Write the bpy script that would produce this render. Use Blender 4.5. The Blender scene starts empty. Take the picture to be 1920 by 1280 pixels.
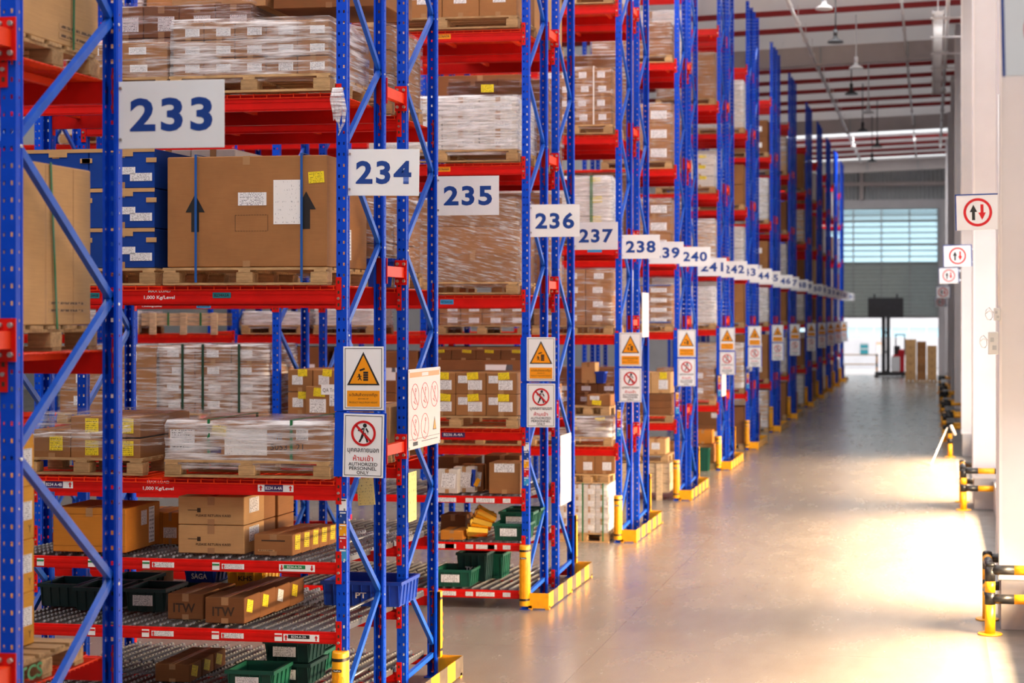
import bpy, math, random
from mathutils import Vector, Matrix
random.seed(7)
S = bpy.context.scene
COL = S.collection
R = math.radians
# ------------------------------------------------------------------ camera constants (1920x1280 frame)
FPX, PPX, PPY, HC = 3177.0, 1236.0, 594.0, 3.387
YAW = R(9.12); SN, CS = math.sin(YAW), math.cos(YAW)
def XP(px, Y):                                  # world X of image column px in the plane y = Y
    p = (px-PPX)/FPX; return Y*(p*CS-SN)/(CS+p*SN)
def YP(px, X):                                  # world Y of image column px in the plane x = X
    p = (px-PPX)/FPX; return -X*(CS+p*SN)/(SN-p*CS)
def DD(X, Y): return -X*SN+Y*CS
def ZP(py, X, Y): return HC-(py-PPY)*DD(X, Y)/FPX
def ZQ(px, py, Y): return ZP(py, XP(px, Y), Y)

# ------------------------------------------------------------------ materials
def ramp(nt, src, stops):
    r = nt.nodes.new('ShaderNodeValToRGB'); e = r.color_ramp.elements
    while len(e) < len(stops): e.new(.5)
    for i, (p, c) in enumerate(stops):
        e[i].position = p; e[i].color = c if len(c) == 4 else (*c, 1)
    nt.links.new(src, r.inputs[0]); return r.outputs[0]
def new_mat(name):
    m = bpy.data.materials.new(name); m.use_nodes = True
    nt = m.node_tree; b = nt.nodes['Principled BSDF']; return m, nt, b
def tex_co(nt, kind='Object', scale=(1, 1, 1)):
    t = nt.nodes.new('ShaderNodeTexCoord'); mp = nt.nodes.new('ShaderNodeMapping')
    mp.inputs['Scale'].default_value = scale
    nt.links.new(t.outputs[kind], mp.inputs['Vector']); return mp.outputs[0]
def noise(nt, vec, scale, detail=3, rough=.55):
    n = nt.nodes.new('ShaderNodeTexNoise'); n.inputs['Scale'].default_value = scale
    n.inputs['Detail'].default_value = detail; n.inputs['Roughness'].default_value = rough
    if vec is not None: nt.links.new(vec, n.inputs['Vector'])
    return n.outputs['Fac']
def mixc(nt, fac, a, b, mode='MIX'):
    m = nt.nodes.new('ShaderNodeMix'); m.data_type = 'RGBA'; m.blend_type = mode
    for s, v in ((m.inputs[0], fac), (m.inputs[6], a), (m.inputs[7], b)):
        if hasattr(v, 'is_output'): nt.links.new(v, s)
        else: s.default_value = v if not isinstance(v, tuple) else (*v, 1) if len(v) == 3 else v
    return m.outputs[2]
def math_n(nt, op, a, b=0.0):
    m = nt.nodes.new('ShaderNodeMath'); m.operation = op
    for s, v in ((m.inputs[0], a), (m.inputs[1], b)):
        if hasattr(v, 'is_output'): nt.links.new(v, s)
        else: s.default_value = v
    return m.outputs[0]
def simple(name, col, rough=.5, metal=0, var=.12, nscale=6, spec=.5):
    m, nt, b = new_mat(name)
    n = noise(nt, tex_co(nt), nscale, 4)
    d = tuple(c*(1-var) for c in col); l = tuple(min(1, c*(1+var)) for c in col)
    nt.links.new(ramp(nt, n, [(.3, d), (.7, l)]), b.inputs['Base Color'])
    b.inputs['Roughness'].default_value = rough; b.inputs['Metallic'].default_value = metal
    b.inputs['Specular IOR Level'].default_value = spec
    return m
def cardboard(name, col, var=.25):
    m, nt, b = new_mat(name)
    co = tex_co(nt); n = noise(nt, co, 3.5, 5); f = noise(nt, tex_co(nt, 'Object', (1, 1, 40)), 6, 2)
    oi = nt.nodes.new('ShaderNodeObjectInfo')
    base = ramp(nt, n, [(.25, tuple(c*.86 for c in col)), (.75, tuple(min(1, c*1.1) for c in col))])
    fib = ramp(nt, f, [(.3, (.92, .92, .92)), (.7, (1.04, 1.04, 1.04))])
    x = mixc(nt, 1.0, base, fib, 'MULTIPLY')
    v = ramp(nt, oi.outputs['Random'], [(0, (1-var, 1-var, 1-var)), (1, (1, 1, 1))])
    nt.links.new(mixc(nt, 1.0, x, v, 'MULTIPLY'), b.inputs['Base Color'])
    b.inputs['Roughness'].default_value = .75; b.inputs['Specular IOR Level'].default_value = .25
    return m
def wood(name, col):
    m, nt, b = new_mat(name)
    n = noise(nt, tex_co(nt, 'Object', (1.5, 9, 9)), 5, 6)
    oi = nt.nodes.new('ShaderNodeObjectInfo')
    base = ramp(nt, n, [(.3, tuple(c*.6 for c in col)), (.55, col), (.8, tuple(min(1, c*1.25) for c in col))])
    v = ramp(nt, oi.outputs['Random'], [(0, (.75, .72, .7)), (1, (1.1, 1.08, 1.05))])
    nt.links.new(mixc(nt, 1.0, base, v, 'MULTIPLY'), b.inputs['Base Color'])
    b.inputs['Roughness'].default_value = .7; b.inputs['Specular IOR Level'].default_value = .2
    return m
def printed(name, paper, ink, rows=9.0, thr=.45):
    """sticker paper with rows of small print"""
    m, nt, b = new_mat(name)
    t = nt.nodes.new('ShaderNodeTexCoord'); sx = nt.nodes.new('ShaderNodeSeparateXYZ')
    nt.links.new(t.outputs['Generated'], sx.inputs[0])
    row = math_n(nt, 'FRACT', math_n(nt, 'MULTIPLY', sx.outputs['Z'], rows))
    on = math_n(nt, 'MULTIPLY', math_n(nt, 'GREATER_THAN', row, .3), math_n(nt, 'LESS_THAN', row, .78))
    mp = nt.nodes.new('ShaderNodeMapping'); mp.inputs['Scale'].default_value = (26, 1, rows*.93)
    nt.links.new(t.outputs['Generated'], mp.inputs[0])
    oi = nt.nodes.new('ShaderNodeObjectInfo'); cb = nt.nodes.new('ShaderNodeVectorMath'); cb.operation = 'ADD'
    nt.links.new(mp.outputs[0], cb.inputs[0]); nt.links.new(oi.outputs['Random'], cb.inputs[1])
    n = noise(nt, cb.outputs[0], 1.0, 1)
    k = math_n(nt, 'MULTIPLY', on, math_n(nt, 'GREATER_THAN', n, thr+.06))
    ex = math_n(nt, 'MULTIPLY', math_n(nt, 'GREATER_THAN', sx.outputs['X'], .06), math_n(nt, 'LESS_THAN', sx.outputs['X'], .9))
    k = math_n(nt, 'MULTIPLY', k, ex)
    nt.links.new(mixc(nt, k, paper, ink), b.inputs['Base Color'])
    b.inputs['Roughness'].default_value = .55
    return m
def film_mat(name, lo, hi, dens=.07, top=.6, sc=(1.0, 1.0, 15), tilt=0.0):
    m, nt, b = new_mat(name)
    co = tex_co(nt, 'Object'); co.node.inputs['Rotation'].default_value = (0, tilt, 0)
    m2 = nt.nodes.new('ShaderNodeMapping'); m2.inputs['Scale'].default_value = sc; nt.links.new(co, m2.inputs[0]); n = noise(nt, m2.outputs[0], 2.2, 6, .62)
    n2 = noise(nt, tex_co(nt, 'Object', (1, 1, 1)), 2.0, 2)
    a = ramp(nt, math_n(nt, 'MULTIPLY', math_n(nt, 'ADD', n, math_n(nt, 'MULTIPLY', n2, .35)), .8),
             [(lo, (dens, dens, dens)), (hi, (top, top, top))])
    b.inputs['Base Color'].default_value = (.86, .85, .88, 1); b.inputs['Roughness'].default_value = .16
    b.inputs['Specular IOR Level'].default_value = .8
    bump = nt.nodes.new('ShaderNodeBump'); bump.inputs['Strength'].default_value = .5; bump.inputs['Distance'].default_value = .02
    nt.links.new(n, bump.inputs['Height']); nt.links.new(bump.outputs[0], b.inputs['Normal'])
    tr = nt.nodes.new('ShaderNodeBsdfTransparent'); mx = nt.nodes.new('ShaderNodeMixShader')
    nt.links.new(a, mx.inputs[0]); nt.links.new(tr.outputs[0], mx.inputs[1]); nt.links.new(b.outputs[0], mx.inputs[2])
    nt.links.new(mx.outputs[0], nt.nodes['Material Output'].inputs[0])
    return m
M = {}
M['blue'] = simple('blue_paint', (.001, .062, .60), .40, 0, .08, 8, .22)
M['brace'] = simple('brace_blue_paint', (.008, .095, .56), .38, .0, .12, 8, .35)
M['red'] = simple('red_paint', (.66, .007, .004), .42, 0, .10, 6, .25)
M['orange'] = simple('orange_red_paint', (.85, .05, .008), .42, 0, .1, 6, .25)
M['zinc'] = simple('galvanised_steel', (.26, .26, .27), .38, .8, .15, 14)
M['wheel'] = simple('roller_grey', (.24, .24, .25), .4, .3, .2, 14)
M['steel'] = simple('bolt_steel', (.6, .58, .56), .3, .9, .1, 20)
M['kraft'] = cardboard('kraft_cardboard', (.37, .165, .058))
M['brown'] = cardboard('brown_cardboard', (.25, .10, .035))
M['tan'] = cardboard('tan_cardboard', (.60, .355, .155), .12)
M['gold'] = cardboard('golden_cardboard', (.70, .33, .035), .12)
M['rust'] = cardboard('orange_brown_cardboard', (.55, .20, .022), .15)
M['white'] = cardboard('white_cardboard', (.68, .64, .60), .15)
M['bluebox'] = cardboard('blue_cardboard', (.003, .045, .30), .15)
M['tape'] = simple('parcel_tape', (.40, .22, .10), .25, 0, .05, 5)
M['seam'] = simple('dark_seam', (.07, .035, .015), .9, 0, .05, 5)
M['wood'] = wood('pallet_wood', (.52, .33, .16))
M['crate'] = wood('pale_crate_wood', (.74, .56, .36))
M['label'] = printed('white_print_label', (.82, .82, .84), (.10, .10, .12))
M['ylabel'] = printed('yellow_print_label', (.90, .70, .01), (.16, .12, .01), 7)
M['sheet'] = printed('paper_sheet_print', (.84, .83, .82), (.45, .45, .47), 11, .58)
M['film'] = film_mat('stretch_film_clear', .53, .72, .03, .65)
M['film2'] = film_mat('stretch_film_hazy', .47, .66, .07, .85)
M['filmd'] = film_mat('stretch_film_diagonal', .52, .68, .05, .65, (2.5, 2.5, 24), -.22)
M['signw'] = simple('sign_white', (.88, .90, .92), .35, 0, .03, 3)
M['numblue'] = simple('number_blue', (.006, .055, .30), .4, 0, .03, 3)
M['ink'] = simple('black_print', (.012, .012, .014), .5, 0, .03, 3)
M['signred'] = simple('sign_red', (.62, .008, .012), .4, 0, .03, 3)
M['amber'] = simple('sign_amber', (.90, .33, .005), .4, 0, .03, 3)
M['yellow'] = simple('safety_yellow', (.84, .37, .005), .38, 0, .12, 9)
M['black'] = simple('black_paint', (.012, .012, .013), .35, 0, .1, 9)
M['green'] = simple('green_plastic', (.004, .085, .055), .4, 0, .1, 6)
M['dkbin'] = simple('dark_teal_plastic', (.004, .03, .03), .4, 0, .1, 6)
M['bluebin'] = simple('blue_plastic', (.006, .05, .42), .4, 0, .1, 6)
M['ybin'] = simple('yellow_plastic', (.75, .40, .02), .4, 0, .1, 6)
M['strapg'] = simple('green_strap', (.01, .16, .05), .4, 0, .05, 6)
M['strapdk'] = simple('dark_green_strap', (.012, .05, .03), .4, 0, .05, 6)
M['strapb'] = simple('blue_strap', (.01, .09, .35), .4, 0, .05, 6)
M['strapw'] = simple('white_strap', (.8, .78, .74), .4, 0, .05, 6)
M['print'] = simple('brown_print', (.05, .025, .012), .8, 0, .05, 6)
M['purple'] = simple('purple_label', (.055, .025, .13), .5, 0, .05, 6)
M['teal'] = simple('teal_label', (.01, .20, .24), .5, 0, .05, 6)
M['lgreen'] = simple('green_label', (.02, .22, .06), .5, 0, .05, 6)
M['sky'] = simple('light_blue_label', (.03, .30, .65), .5, 0, .05, 6)
M['fprint'] = printed('faint_carton_print', (.50, .29, .12), (.10, .05, .02), 1.0, .38)
M['note'] = printed('yellow_note_paper', (.80, .66, .22), (.25, .2, .08), 9, .55)
M['wall'] = simple('white_wall_paint', (.64, .62, .63), .6, 0, .05, 1.2)
M['wallplinth'] = simple('grey_plinth', (.42, .41, .42), .6, 0, .1, 4)
M['edge'] = simple('pale_edge_trim', (.74, .70, .69), .45, 0, .05, 4)
m, nt, b = new_mat('roof_sheet'); M['roofsheet'] = m           # pale roof sheet, translucency added to brighten the ceiling
b.inputs['Base Color'].default_value = (.80, .78, .78, 1); b.inputs['Roughness'].default_value = .6
tl = nt.nodes.new('ShaderNodeBsdfTranslucent'); tl.inputs[0].default_value = (.9, .87, .86, 1)
mx = nt.nodes.new('ShaderNodeMixShader'); mx.inputs[0].default_value = .20
nt.links.new(b.outputs[0], mx.inputs[1]); nt.links.new(tl.outputs[0], mx.inputs[2]); nt.links.new(mx.outputs[0], nt.nodes['Material Output'].inputs[0])
M['rafter'] = simple('rafter_paint', (.56, .50, .48), .6, 0, .05, 2)
M['purlin'] = simple('purlin_red_paint', (.30, .012, .014), .5, 0, .1, 3)
M['pipe'] = simple('white_pipe_paint', (.78, .76, .76), .4, 0, .04, 3)
M['lampdk'] = simple('dark_lamp_metal', (.06, .06, .065), .4, .3, .1, 6)
M['lampw'] = simple('white_lamp_metal', (.75, .76, .78), .4, 0, .1, 6)
M['louver'] = simple('grey_green_louver', (.36, .40, .39), .5, .1, .06, 3)
M['corr'] = simple('corrugated_grey_sheet', (.42, .44, .445), .5, .1, .06, 3)
M['poster'] = simple('poster_white', (.78, .70, .66), .4, 0, .03, 3)
M['peach'] = simple('peach_header', (.85, .38, .16), .5, 0, .03, 3)
M['hair'] = simple('red_outline_print', (.65, .05, .06), .5, 0, .03, 3)
M['truckred'] = simple('truck_red_paint', (.62, .01, .02), .35, 0, .1, 4)
M['elec'] = simple('switch_box_plastic', (.62, .62, .60), .4, 0, .05, 4)
M['poly'] = simple('grey_poly_mailer', (.36, .32, .33), .25, 0, .2, 5)
m, nt, b = new_mat('gold_foil'); M['foil'] = m
b.inputs['Base Color'].default_value = (.75, .40, .04, 1); b.inputs['Metallic'].default_value = .9; b.inputs['Roughness'].default_value = .25
bp = nt.nodes.new('ShaderNodeBump'); nt.links.new(noise(nt, tex_co(nt), 14, 3), bp.inputs['Height']); bp.inputs['Strength'].default_value = 1
nt.links.new(bp.outputs[0], b.inputs['Normal'])
# polished concrete floor
m, nt, b = new_mat('polished_concrete'); M['floor'] = m
co = tex_co(nt, 'Object'); n1 = noise(nt, co, .35, 6); n2 = noise(nt, tex_co(nt, 'Object', (1, .35, 1)), 2.5, 6, .6); n3 = noise(nt, co, 60, 2)
c = ramp(nt, n1, [(.3, (.20, .172, .148)), (.7, (.225, .196, .17))])
c = mixc(nt, .25, c, ramp(nt, n2, [(.35, (.165, .14, .12)), (.65, (.25, .222, .196))]))
c = mixc(nt, 1.0, c, ramp(nt, n3, [(.3, (.93, .93, .93)), (.7, (1.05, 1.05, 1.05))]), 'MULTIPLY')
sp = nt.nodes.new('ShaderNodeSeparateXYZ'); nt.links.new(co, sp.inputs[0])
jx = math_n(nt, 'LESS_THAN', math_n(nt, 'ABSOLUTE', math_n(nt, 'ADD', sp.outputs['X'], 3.35)), .006)
jy = math_n(nt, 'LESS_THAN', math_n(nt, 'FRACT', math_n(nt, 'DIVIDE', math_n(nt, 'ADD', sp.outputs['Y'], 1.3), 6.1)), .0012)
c = mixc(nt, math_n(nt, 'MULTIPLY', math_n(nt, 'MAXIMUM', jx, jy), .55), c, (.10, .085, .075))
st = noise(nt, co, 1.7, 2)
c = mixc(nt, ramp(nt, st, [(.80, (0, 0, 0)), (.86, (.3, .3, .3))]), c, (.16, .135, .115))
nt.links.new(c, b.inputs['Base Color'])
nt.links.new(ramp(nt, n2, [(.3, (.23, .23, .23)), (.7, (.29, .29, .29))]), b.inputs['Roughness'])
b.inputs['Specular IOR Level'].default_value = .55
# floor strip by the wall, coloured darker to stand in for the shadow
M['strip'] = simple('shaded_floor_strip', (.17, .165, .16), .6, 0, .2, 3)
# translucent skylight sheet / window glazing: they pass the daylight on
def translucent(name, col):
    m, nt, b = new_mat(name); nt.nodes.remove(b)
    t = nt.nodes.new('ShaderNodeBsdfTranslucent'); t.inputs[0].default_value = (*col, 1)
    p = nt.nodes.new('ShaderNodeBsdfTransparent'); p.inputs[0].default_value = (*col, 1); x = nt.nodes.new('ShaderNodeMixShader'); x.inputs[0].default_value = .5
    nt.links.new(t.outputs[0], x.inputs[1]); nt.links.new(p.outputs[0], x.inputs[2])
    nt.links.new(x.outputs[0], nt.nodes['Material Output'].inputs[0]); return m
M['skylight'] = translucent('skylight_sheet', (.6, .6, .6))
M['glass'] = translucent('louver_glass', (.60, .72, .76))

# ------------------------------------------------------------------ mesh builder
class MB:
    def __init__(s): s.v = []; s.f = []; s.mi = []; s.sm = []
    def face(s, pts, m=0):
        i = len(s.v); s.v += [tuple(p) for p in pts]; s.f.append(tuple(range(i, i+len(pts)))); s.mi.append(m); s.sm.append(False)
    def box(s, x0, x1, y0, y1, z0, z1, m=0):
        s.hexa([(x0, y0, z0), (x1, y0, z0), (x1, y1, z0), (x0, y1, z0), (x0, y0, z1), (x1, y0, z1), (x1, y1, z1), (x0, y1, z1)], m); return s
    def hexa(s, p, m=0):
        i = len(s.v); s.v += [tuple(q) for q in p]
        for f in ((0, 3, 2, 1), (4, 5, 6, 7), (0, 1, 5, 4), (1, 2, 6, 5), (2, 3, 7, 6), (3, 0, 4, 7)):
            s.f.append(tuple(i+k for k in f)); s.mi.append(m); s.sm.append(False)
    def bbox(s, x0, x1, y0, y1, z0, z1, c=.006, m=0):
        """box with chamfered vertical and horizontal edges"""
        i = len(s.v); rows = [(c, z0), (0, z0+c), (0, z1-c), (c, z1)]
        for ins, z in rows:
            a0, a1, b0, b1 = x0+ins, x1-ins, y0+ins, y1-ins; k = c
            s.v += [(a0+k, b0, z), (a1-k, b0, z), (a1, b0+k, z), (a1, b1-k, z), (a1-k, b1, z), (a0+k, b1, z), (a0, b1-k, z), (a0, b0+k, z)]
        for r in range(3):
            for q in range(8):
                q2 = (q+1) % 8; s.f.append((i+r*8+q, i+r*8+q2, i+r*8+8+q2, i+r*8+8+q)); s.mi.append(m); s.sm.append(False)
        s.f.append(tuple(i+7-q for q in range(8))); s.f.append(tuple(i+24+q for q in range(8))); s.mi += [m, m]; s.sm += [False, False]
        return s
    def bar(s, p, q, w, h, m=0, up=(0, 0, 1)):
        p, q = Vector(p), Vector(q); d = (q-p).normalized(); u = Vector(up)
        if abs(d.dot(u)) > .98: u = Vector((0, 1, 0))
        a = d.cross(u).normalized()*w/2; bb = a.cross(d).normalized()*h/2
        s.hexa([p-a-bb, p+a-bb, q+a-bb, q-a-bb, p-a+bb, p+a+bb, q+a+bb, q-a+bb], m)
    def tube(s, pts, r, n=10, m=0, caps=True, smooth=True):
        pts = [Vector(p) for p in pts]; i = len(s.v); rr = r if isinstance(r, (list, tuple)) else [r]*len(pts)
        for k, p in enumerate(pts):
            d = (pts[min(k+1, len(pts)-1)]-pts[max(k-1, 0)]).normalized()
            u = Vector((0, 0, 1)) if abs(d.z) < .9 else Vector((1, 0, 0))
            a = d.cross(u).normalized(); bb = a.cross(d)
            for t in range(n):
                an = 2*math.pi*t/n; s.v.append(tuple(p+(a*math.cos(an)+bb*math.sin(an))*rr[k]))
        for k in range(len(pts)-1):
            for t in range(n):
                t2 = (t+1) % n; s.f.append((i+k*n+t, i+k*n+t2, i+(k+1)*n+t2, i+(k+1)*n+t)); s.mi.append(m); s.sm.append(smooth)
        if caps:
            s.f.append(tuple(i+t for t in range(n-1, -1, -1))); s.f.append(tuple(i+(len(pts)-1)*n+t for t in range(n)))
            s.mi += [m, m]; s.sm += [False, False]
    def prism(s, poly, y0, y1, m=0):
        """polygon in x-z (counter-clockwise seen from -y) extruded in y"""
        n = len(poly); i = len(s.v)
        s.v += [(x, y0, z) for x, z in poly]+[(x, y1, z) for x, z in poly]
        s.f.append(tuple(range(i, i+n))); s.f.append(tuple(i+n+k for k in range(n-1, -1, -1))); s.mi += [m, m]; s.sm += [False]*2
        for k in range(n):
            k2 = (k+1) % n; s.f.append((i+k, i+n+k, i+n+k2, i+k2)); s.mi.append(m); s.sm.append(False)
    def ring(s, cx, cz, r0, r1, y0, y1, m=0, n=40, sx=1.0):
        for k in range(n):
            a, c = 2*math.pi*k/n, 2*math.pi*(k+1)/n
            P = lambda an, r: (cx+math.cos(an)*r*sx, cz+math.sin(an)*r)
            s.prism([P(a, r0), P(a, r1), P(c, r1), P(c, r0)], y0, y1, m)
    def disc(s, cx, cz, r, y0, y1, m=0, n=24, sx=1.0):
        s.prism([(cx+math.cos(2*math.pi*k/n)*r*sx, cz+math.sin(2*math.pi*k/n)*r) for k in range(n)], y0, y1, m)
    def mesh(s, name, mats):
        me = bpy.data.meshes.new(name); me.from_pydata(s.v, [], s.f)
        for x in (mats if isinstance(mats, (list, tuple)) else [mats]): me.materials.append(M[x] if isinstance(x, str) else x)
        me.polygons.foreach_set('material_index', s.mi); me.polygons.foreach_set('use_smooth', s.sm); me.update()
        return me
def tag(o, label=None, cat=None, group=None, kind=None):
    if label: o['label'] = label
    if cat: o['category'] = cat
    if group: o['group'] = group
    if kind: o['kind'] = kind
    return o
def obj(name, me, parent=None, loc=(0, 0, 0), rot=(0, 0, 0)):
    o = bpy.data.objects.new(name, me); COL.objects.link(o); o.location = loc; o.rotation_euler = rot
    if parent: o.parent = parent
    return o
def thing(name, loc, label, cat, group=None, rot=(0, 0, 0)):
    return tag(obj(name, None, None, loc, rot), label, cat, group)
def struct(name, mb, mats, label=None):
    o = obj(name, mb.mesh(name, mats)); o['kind'] = 'structure'
    if label: o['label'] = label
    return o
# lettering: mesh in the x-z plane facing -y, fitted to width w and height h, centred
_txt = {}
def text_mesh(s, w, h, mat, bold=0.0, keep=False, spacing=1.0):
    key = (s, round(w, 4), round(h, 4), mat, bold, keep)
    if key in _txt: return _txt[key]
    cu = bpy.data.curves.new('lettering', 'FONT'); cu.body = s; cu.size = 1; cu.offset = bold; cu.extrude = .0
    cu.align_x = 'CENTER'; cu.space_character = spacing; cu.resolution_u = 3
    o = bpy.data.objects.new('lettering', cu); COL.objects.link(o)
    dg = bpy.context.evaluated_depsgraph_get(); dg.update()
    me = bpy.data.meshes.new_from_object(o.evaluated_get(dg))
    bpy.data.objects.remove(o); bpy.data.curves.remove(cu)
    xs = [v.co.x for v in me.vertices]; ys = [v.co.y for v in me.vertices]
    if not xs: xs = [0, 1]; ys = [0, 1]
    kx = w/(max(xs)-min(xs)); ky = h/(max(ys)-min(ys))
    if keep: kx = ky = min(kx, ky)
    cx, cy = (max(xs)+min(xs))/2, (max(ys)+min(ys))/2
    for v in me.vertices: v.co = ((v.co.x-cx)*kx, 0, (v.co.y-cy)*ky)
    me.materials.clear(); me.materials.append(M[mat]); me.name = 'lettering'; me.update()
    _txt[key] = me; return me
def letter(s, parent, x, y, z, w, h, mat, bold=0.0, keep=False, name='lettering', rot=(0, 0, 0)):
    return obj(name, text_mesh(s, w, h, mat, bold, keep), parent, (x, y, z), rot)

# ================================================================== RACKS
XE = -4.64                                       # centre line of the end uprights
PW, PD, PH = .085, .072, 11.5                    # upright width, depth, height
DEPTH = .99
BAY = 3.04
FAR = {233: 9.14, 235: 15.47, 237: 21.67, 239: 27.57, 241: 33.48, 243: 39.77, 245: 45.67, 247: 52.23, 249: 58.6,
       251: 66.4, 253: 72.7, 255: 78.9, 257: 84.7, 259: 90.7}
F = {}                                           # near face of every rack row
DEP = {233: 1.15}
for k, v in FAR.items():
    F[k] = v-DEP.get(k, DEPTH)
    F[k-1] = v-2.54
def post_mesh():
    """perforated open channel: plate at y=0 with two slot columns, flanges towards +y, lips inwards"""
    b = MB(); xs = [-.0425, -.027, -.013, .013, .027, .0425]; p = .0875; n = int(PH/p)
    for k in range(n):
        z = k*p; zs = [z, z+.033, z+.056, z+p]
        for i in range(5):
            for j in range(3):
                if j == 1 and i in (1, 3): continue
                b.face([(xs[i], 0, zs[j]), (xs[i+1], 0, zs[j]), (xs[i+1], 0, zs[j+1]), (xs[i], 0, zs[j+1])])
        ys = [0, .030, .040, PD]
        for sx in (-1, 1):
            x = sx*.0425; zz = [z, z+.036, z+.05, z+p]
            for i in range(3):
                for j in range(3):
                    if i == 1 and j == 1: continue
                    b.face([(x, ys[i], zz[j]), (x, ys[i+1], zz[j]), (x, ys[i+1], zz[j+1]), (x, ys[i], zz[j+1])])
    for sx in (-1, 1):
        b.box(min(sx*.0425, sx*.026), max(sx*.0425, sx*.026), PD-.002, PD, 0, n*p)
        b.box(min(sx*.0425, sx*.046), max(sx*.0425, sx*.046), .052, .060, 0, n*p)      # stiffening crease
    return b.mesh('upright', 'blue')
ME_POST = post_mesh()
ME_FOOT = MB().box(-.065, .065, -.02, .11, 0, .008).mesh('foot_plate', 'blue')
def beam_mesh(L, H, kind):
    b = MB(); D = .05
    b.box(0, L, .004, D, 0, H*.80); b.box(0, L, .018, D, H*.80, H)               # stepped box section
    b.box(0, L, 0, .006, H*.10, H*.34); b.box(0, L, 0, .006, H*.52, H*.78)       # pressed ridges
    return b.mesh('beam', kind)
def connector_mesh():
    b = MB(); b.box(-.022, .022, -.007, 0, -.12, .14); b.box(-.024, -.02, -.007, .04, -.12, .14)
    for z in (-.08, .02, .10): b.box(-.008, .008, -.0085, -.0068, z-.012, z+.012, 1)
    b.tube([(0, -.02, -.03), (0, -.006, -.03)], .011, 8, 2)
    return b.mesh('beam_connector', ['red', 'print', 'steel'])
ME_CONN = connector_mesh()
def deck_mesh(L, W):
    b = MB(); n = int(L/.113)
    for k in range(n+1):
        x = .02+k*(L-.04)/n
        b.box(x-.0035, x+.0035, -.006, W, .001, .008); b.box(x-.0035, x+.0035, -.008, -.002, -.030, .008)
    y = .0
    while y < W:
        b.box(.01, L-.01, y-.003, y+.003, -.004, .003); y += .052
    b.box(.01, L-.01, -.009, -.003, -.032, -.026)
    for k in range(4):
        x = .25+k*(L-.5)/3; b.box(x-.02, x+.02, .05, W-.05, -.045, -.006)
    return b.mesh('wire_deck', 'orange')
def track_mesh(L):
    b = MB(); b.box(-.016, .016, 0, L, -.045, -.018)
    b.box(-.018, -.014, 0, L, -.045, -.004); b.box(.014, .018, 0, L, -.045, -.004)
    y = .03
    while y < L:
        b.tube([(-.012, y, -.012), (.012, y, -.012)], .023, 8, 1); y += .066
    return b.mesh('roller_track', ['zinc', 'wheel'])
_bc = {}
def cached(key, fn):
    if key not in _bc: _bc[key] = fn()
    return _bc[key]
STD = [(2.075, .12), (3.634, .14), (5.17, .13), (6.72, .13), (8.25, .13), (9.8, .13)]
GEN = [(1.42, .13), (3.10, .13), (4.45, .13), (6.12, .13), (8.08, .13), (9.76, .13)]
FLOW = {234: [(.30, .09), (.867, .09), (1.424, .09)], 236: [(.21, .09), (.76, .09), (1.30, .08)]}
def brace_set(root, x, y0, y1, aisle_low, z0=.32, pitch=1.475):
    """zig-zag bracing of one frame; aisle-side nodes at z0 + k*pitch, flue-side nodes half way"""
    lo, hi = (y0+.05, y1-.05) if aisle_low else (y1-.05, y0+.05)
    k = 0; z = z0
    while z < PH-.4:
        for a, c in (((lo, z), (hi, z+pitch/2)), ((hi, z+pitch/2), (lo, z+pitch))):
            if c[1] > PH-.2: break
            b = MB(); b.bar((x, a[0], a[1]), (x, c[0], c[1]), .034, .045); b.tube([(x-.05, c[0], c[1]-.03), (x+.05, c[0], c[1]-.03)], .009, 6, 1)
            obj('diagonal_brace', b.mesh('diagonal_brace', ['brace', 'steel']), root)
        z += pitch
    for zz in (.16, ):
        b = MB(); b.bar((x, y0+.05, zz), (x, y1-.05, zz+.05), .034, .045); obj('foot_brace', b.mesh('foot_brace', 'brace'), root)
def rack(n, bays, levels, flow=None, lab=None, braces=None, conn_red=True, bmat='red', rear_levels=True):
    y0 = F[n]; even = n % 2 == 0; DEPTH = DEP.get(n, .99)
    root = thing('pallet_rack', (XE, y0, 0), lab, 'rack', 'rows of blue and red pallet racking')
    for i in range(bays+1):
        x = -i*BAY
        for near in (True, False):
            p = obj('upright', ME_POST, root, (x, 0 if near else DEPTH, 0), (0, 0, 0 if near else math.pi))
            obj('foot_plate', ME_FOOT, p)
        if i == 0: brace_set(root, x, 0, DEPTH, even, *(braces or ()))
        elif n <= 238:
            b = MB(); z = .32; lo, hi = (.05, DEPTH-.05) if even else (DEPTH-.05, .05)
            while z < PH-1.5:
                b.bar((x, lo, z), (x, hi, z+.7375), .034, .045); b.bar((x, hi, z+.7375), (x, lo, z+1.475), .034, .045); z += 1.475
            obj('frame_bracing', b.mesh('frame_bracing', 'brace'), root)
    fl = flow or []
    L = BAY-PW
    for i in range(bays):
        xl = -(i+1)*BAY+PW/2
        for (z, H) in list(fl)+levels:
            isf = (z, H) in fl
            bm = cached(('beam', L, H, bmat), lambda: beam_mesh(L, H, bmat))
            for near in (True, False):
                yy = 0.0 if near else DEPTH; rz = 0 if near else math.pi
                zz = z-H if (near or not isf) else z-H-.03
                ob = obj('beam', bm, root, (xl if near else xl+L, yy, zz), (0, 0, rz))
                if z < 10 and (near or i == 0):
                    for cx in ((L+.021, ) if i else (L+.021, -.021)):
                        obj('beam_connector', ME_CONN, ob, (cx if near else L-cx, -.001, H*.5))
            if not isf and n <= 243:
                obj('wire_deck', cached(('deck', L, DEPTH), lambda: deck_mesh(L, DEPTH)), root, (xl, 0, z))
    return root
LABR = {233: 'blue and red pallet rack at the left edge, marked 233', 232: ''}
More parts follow.
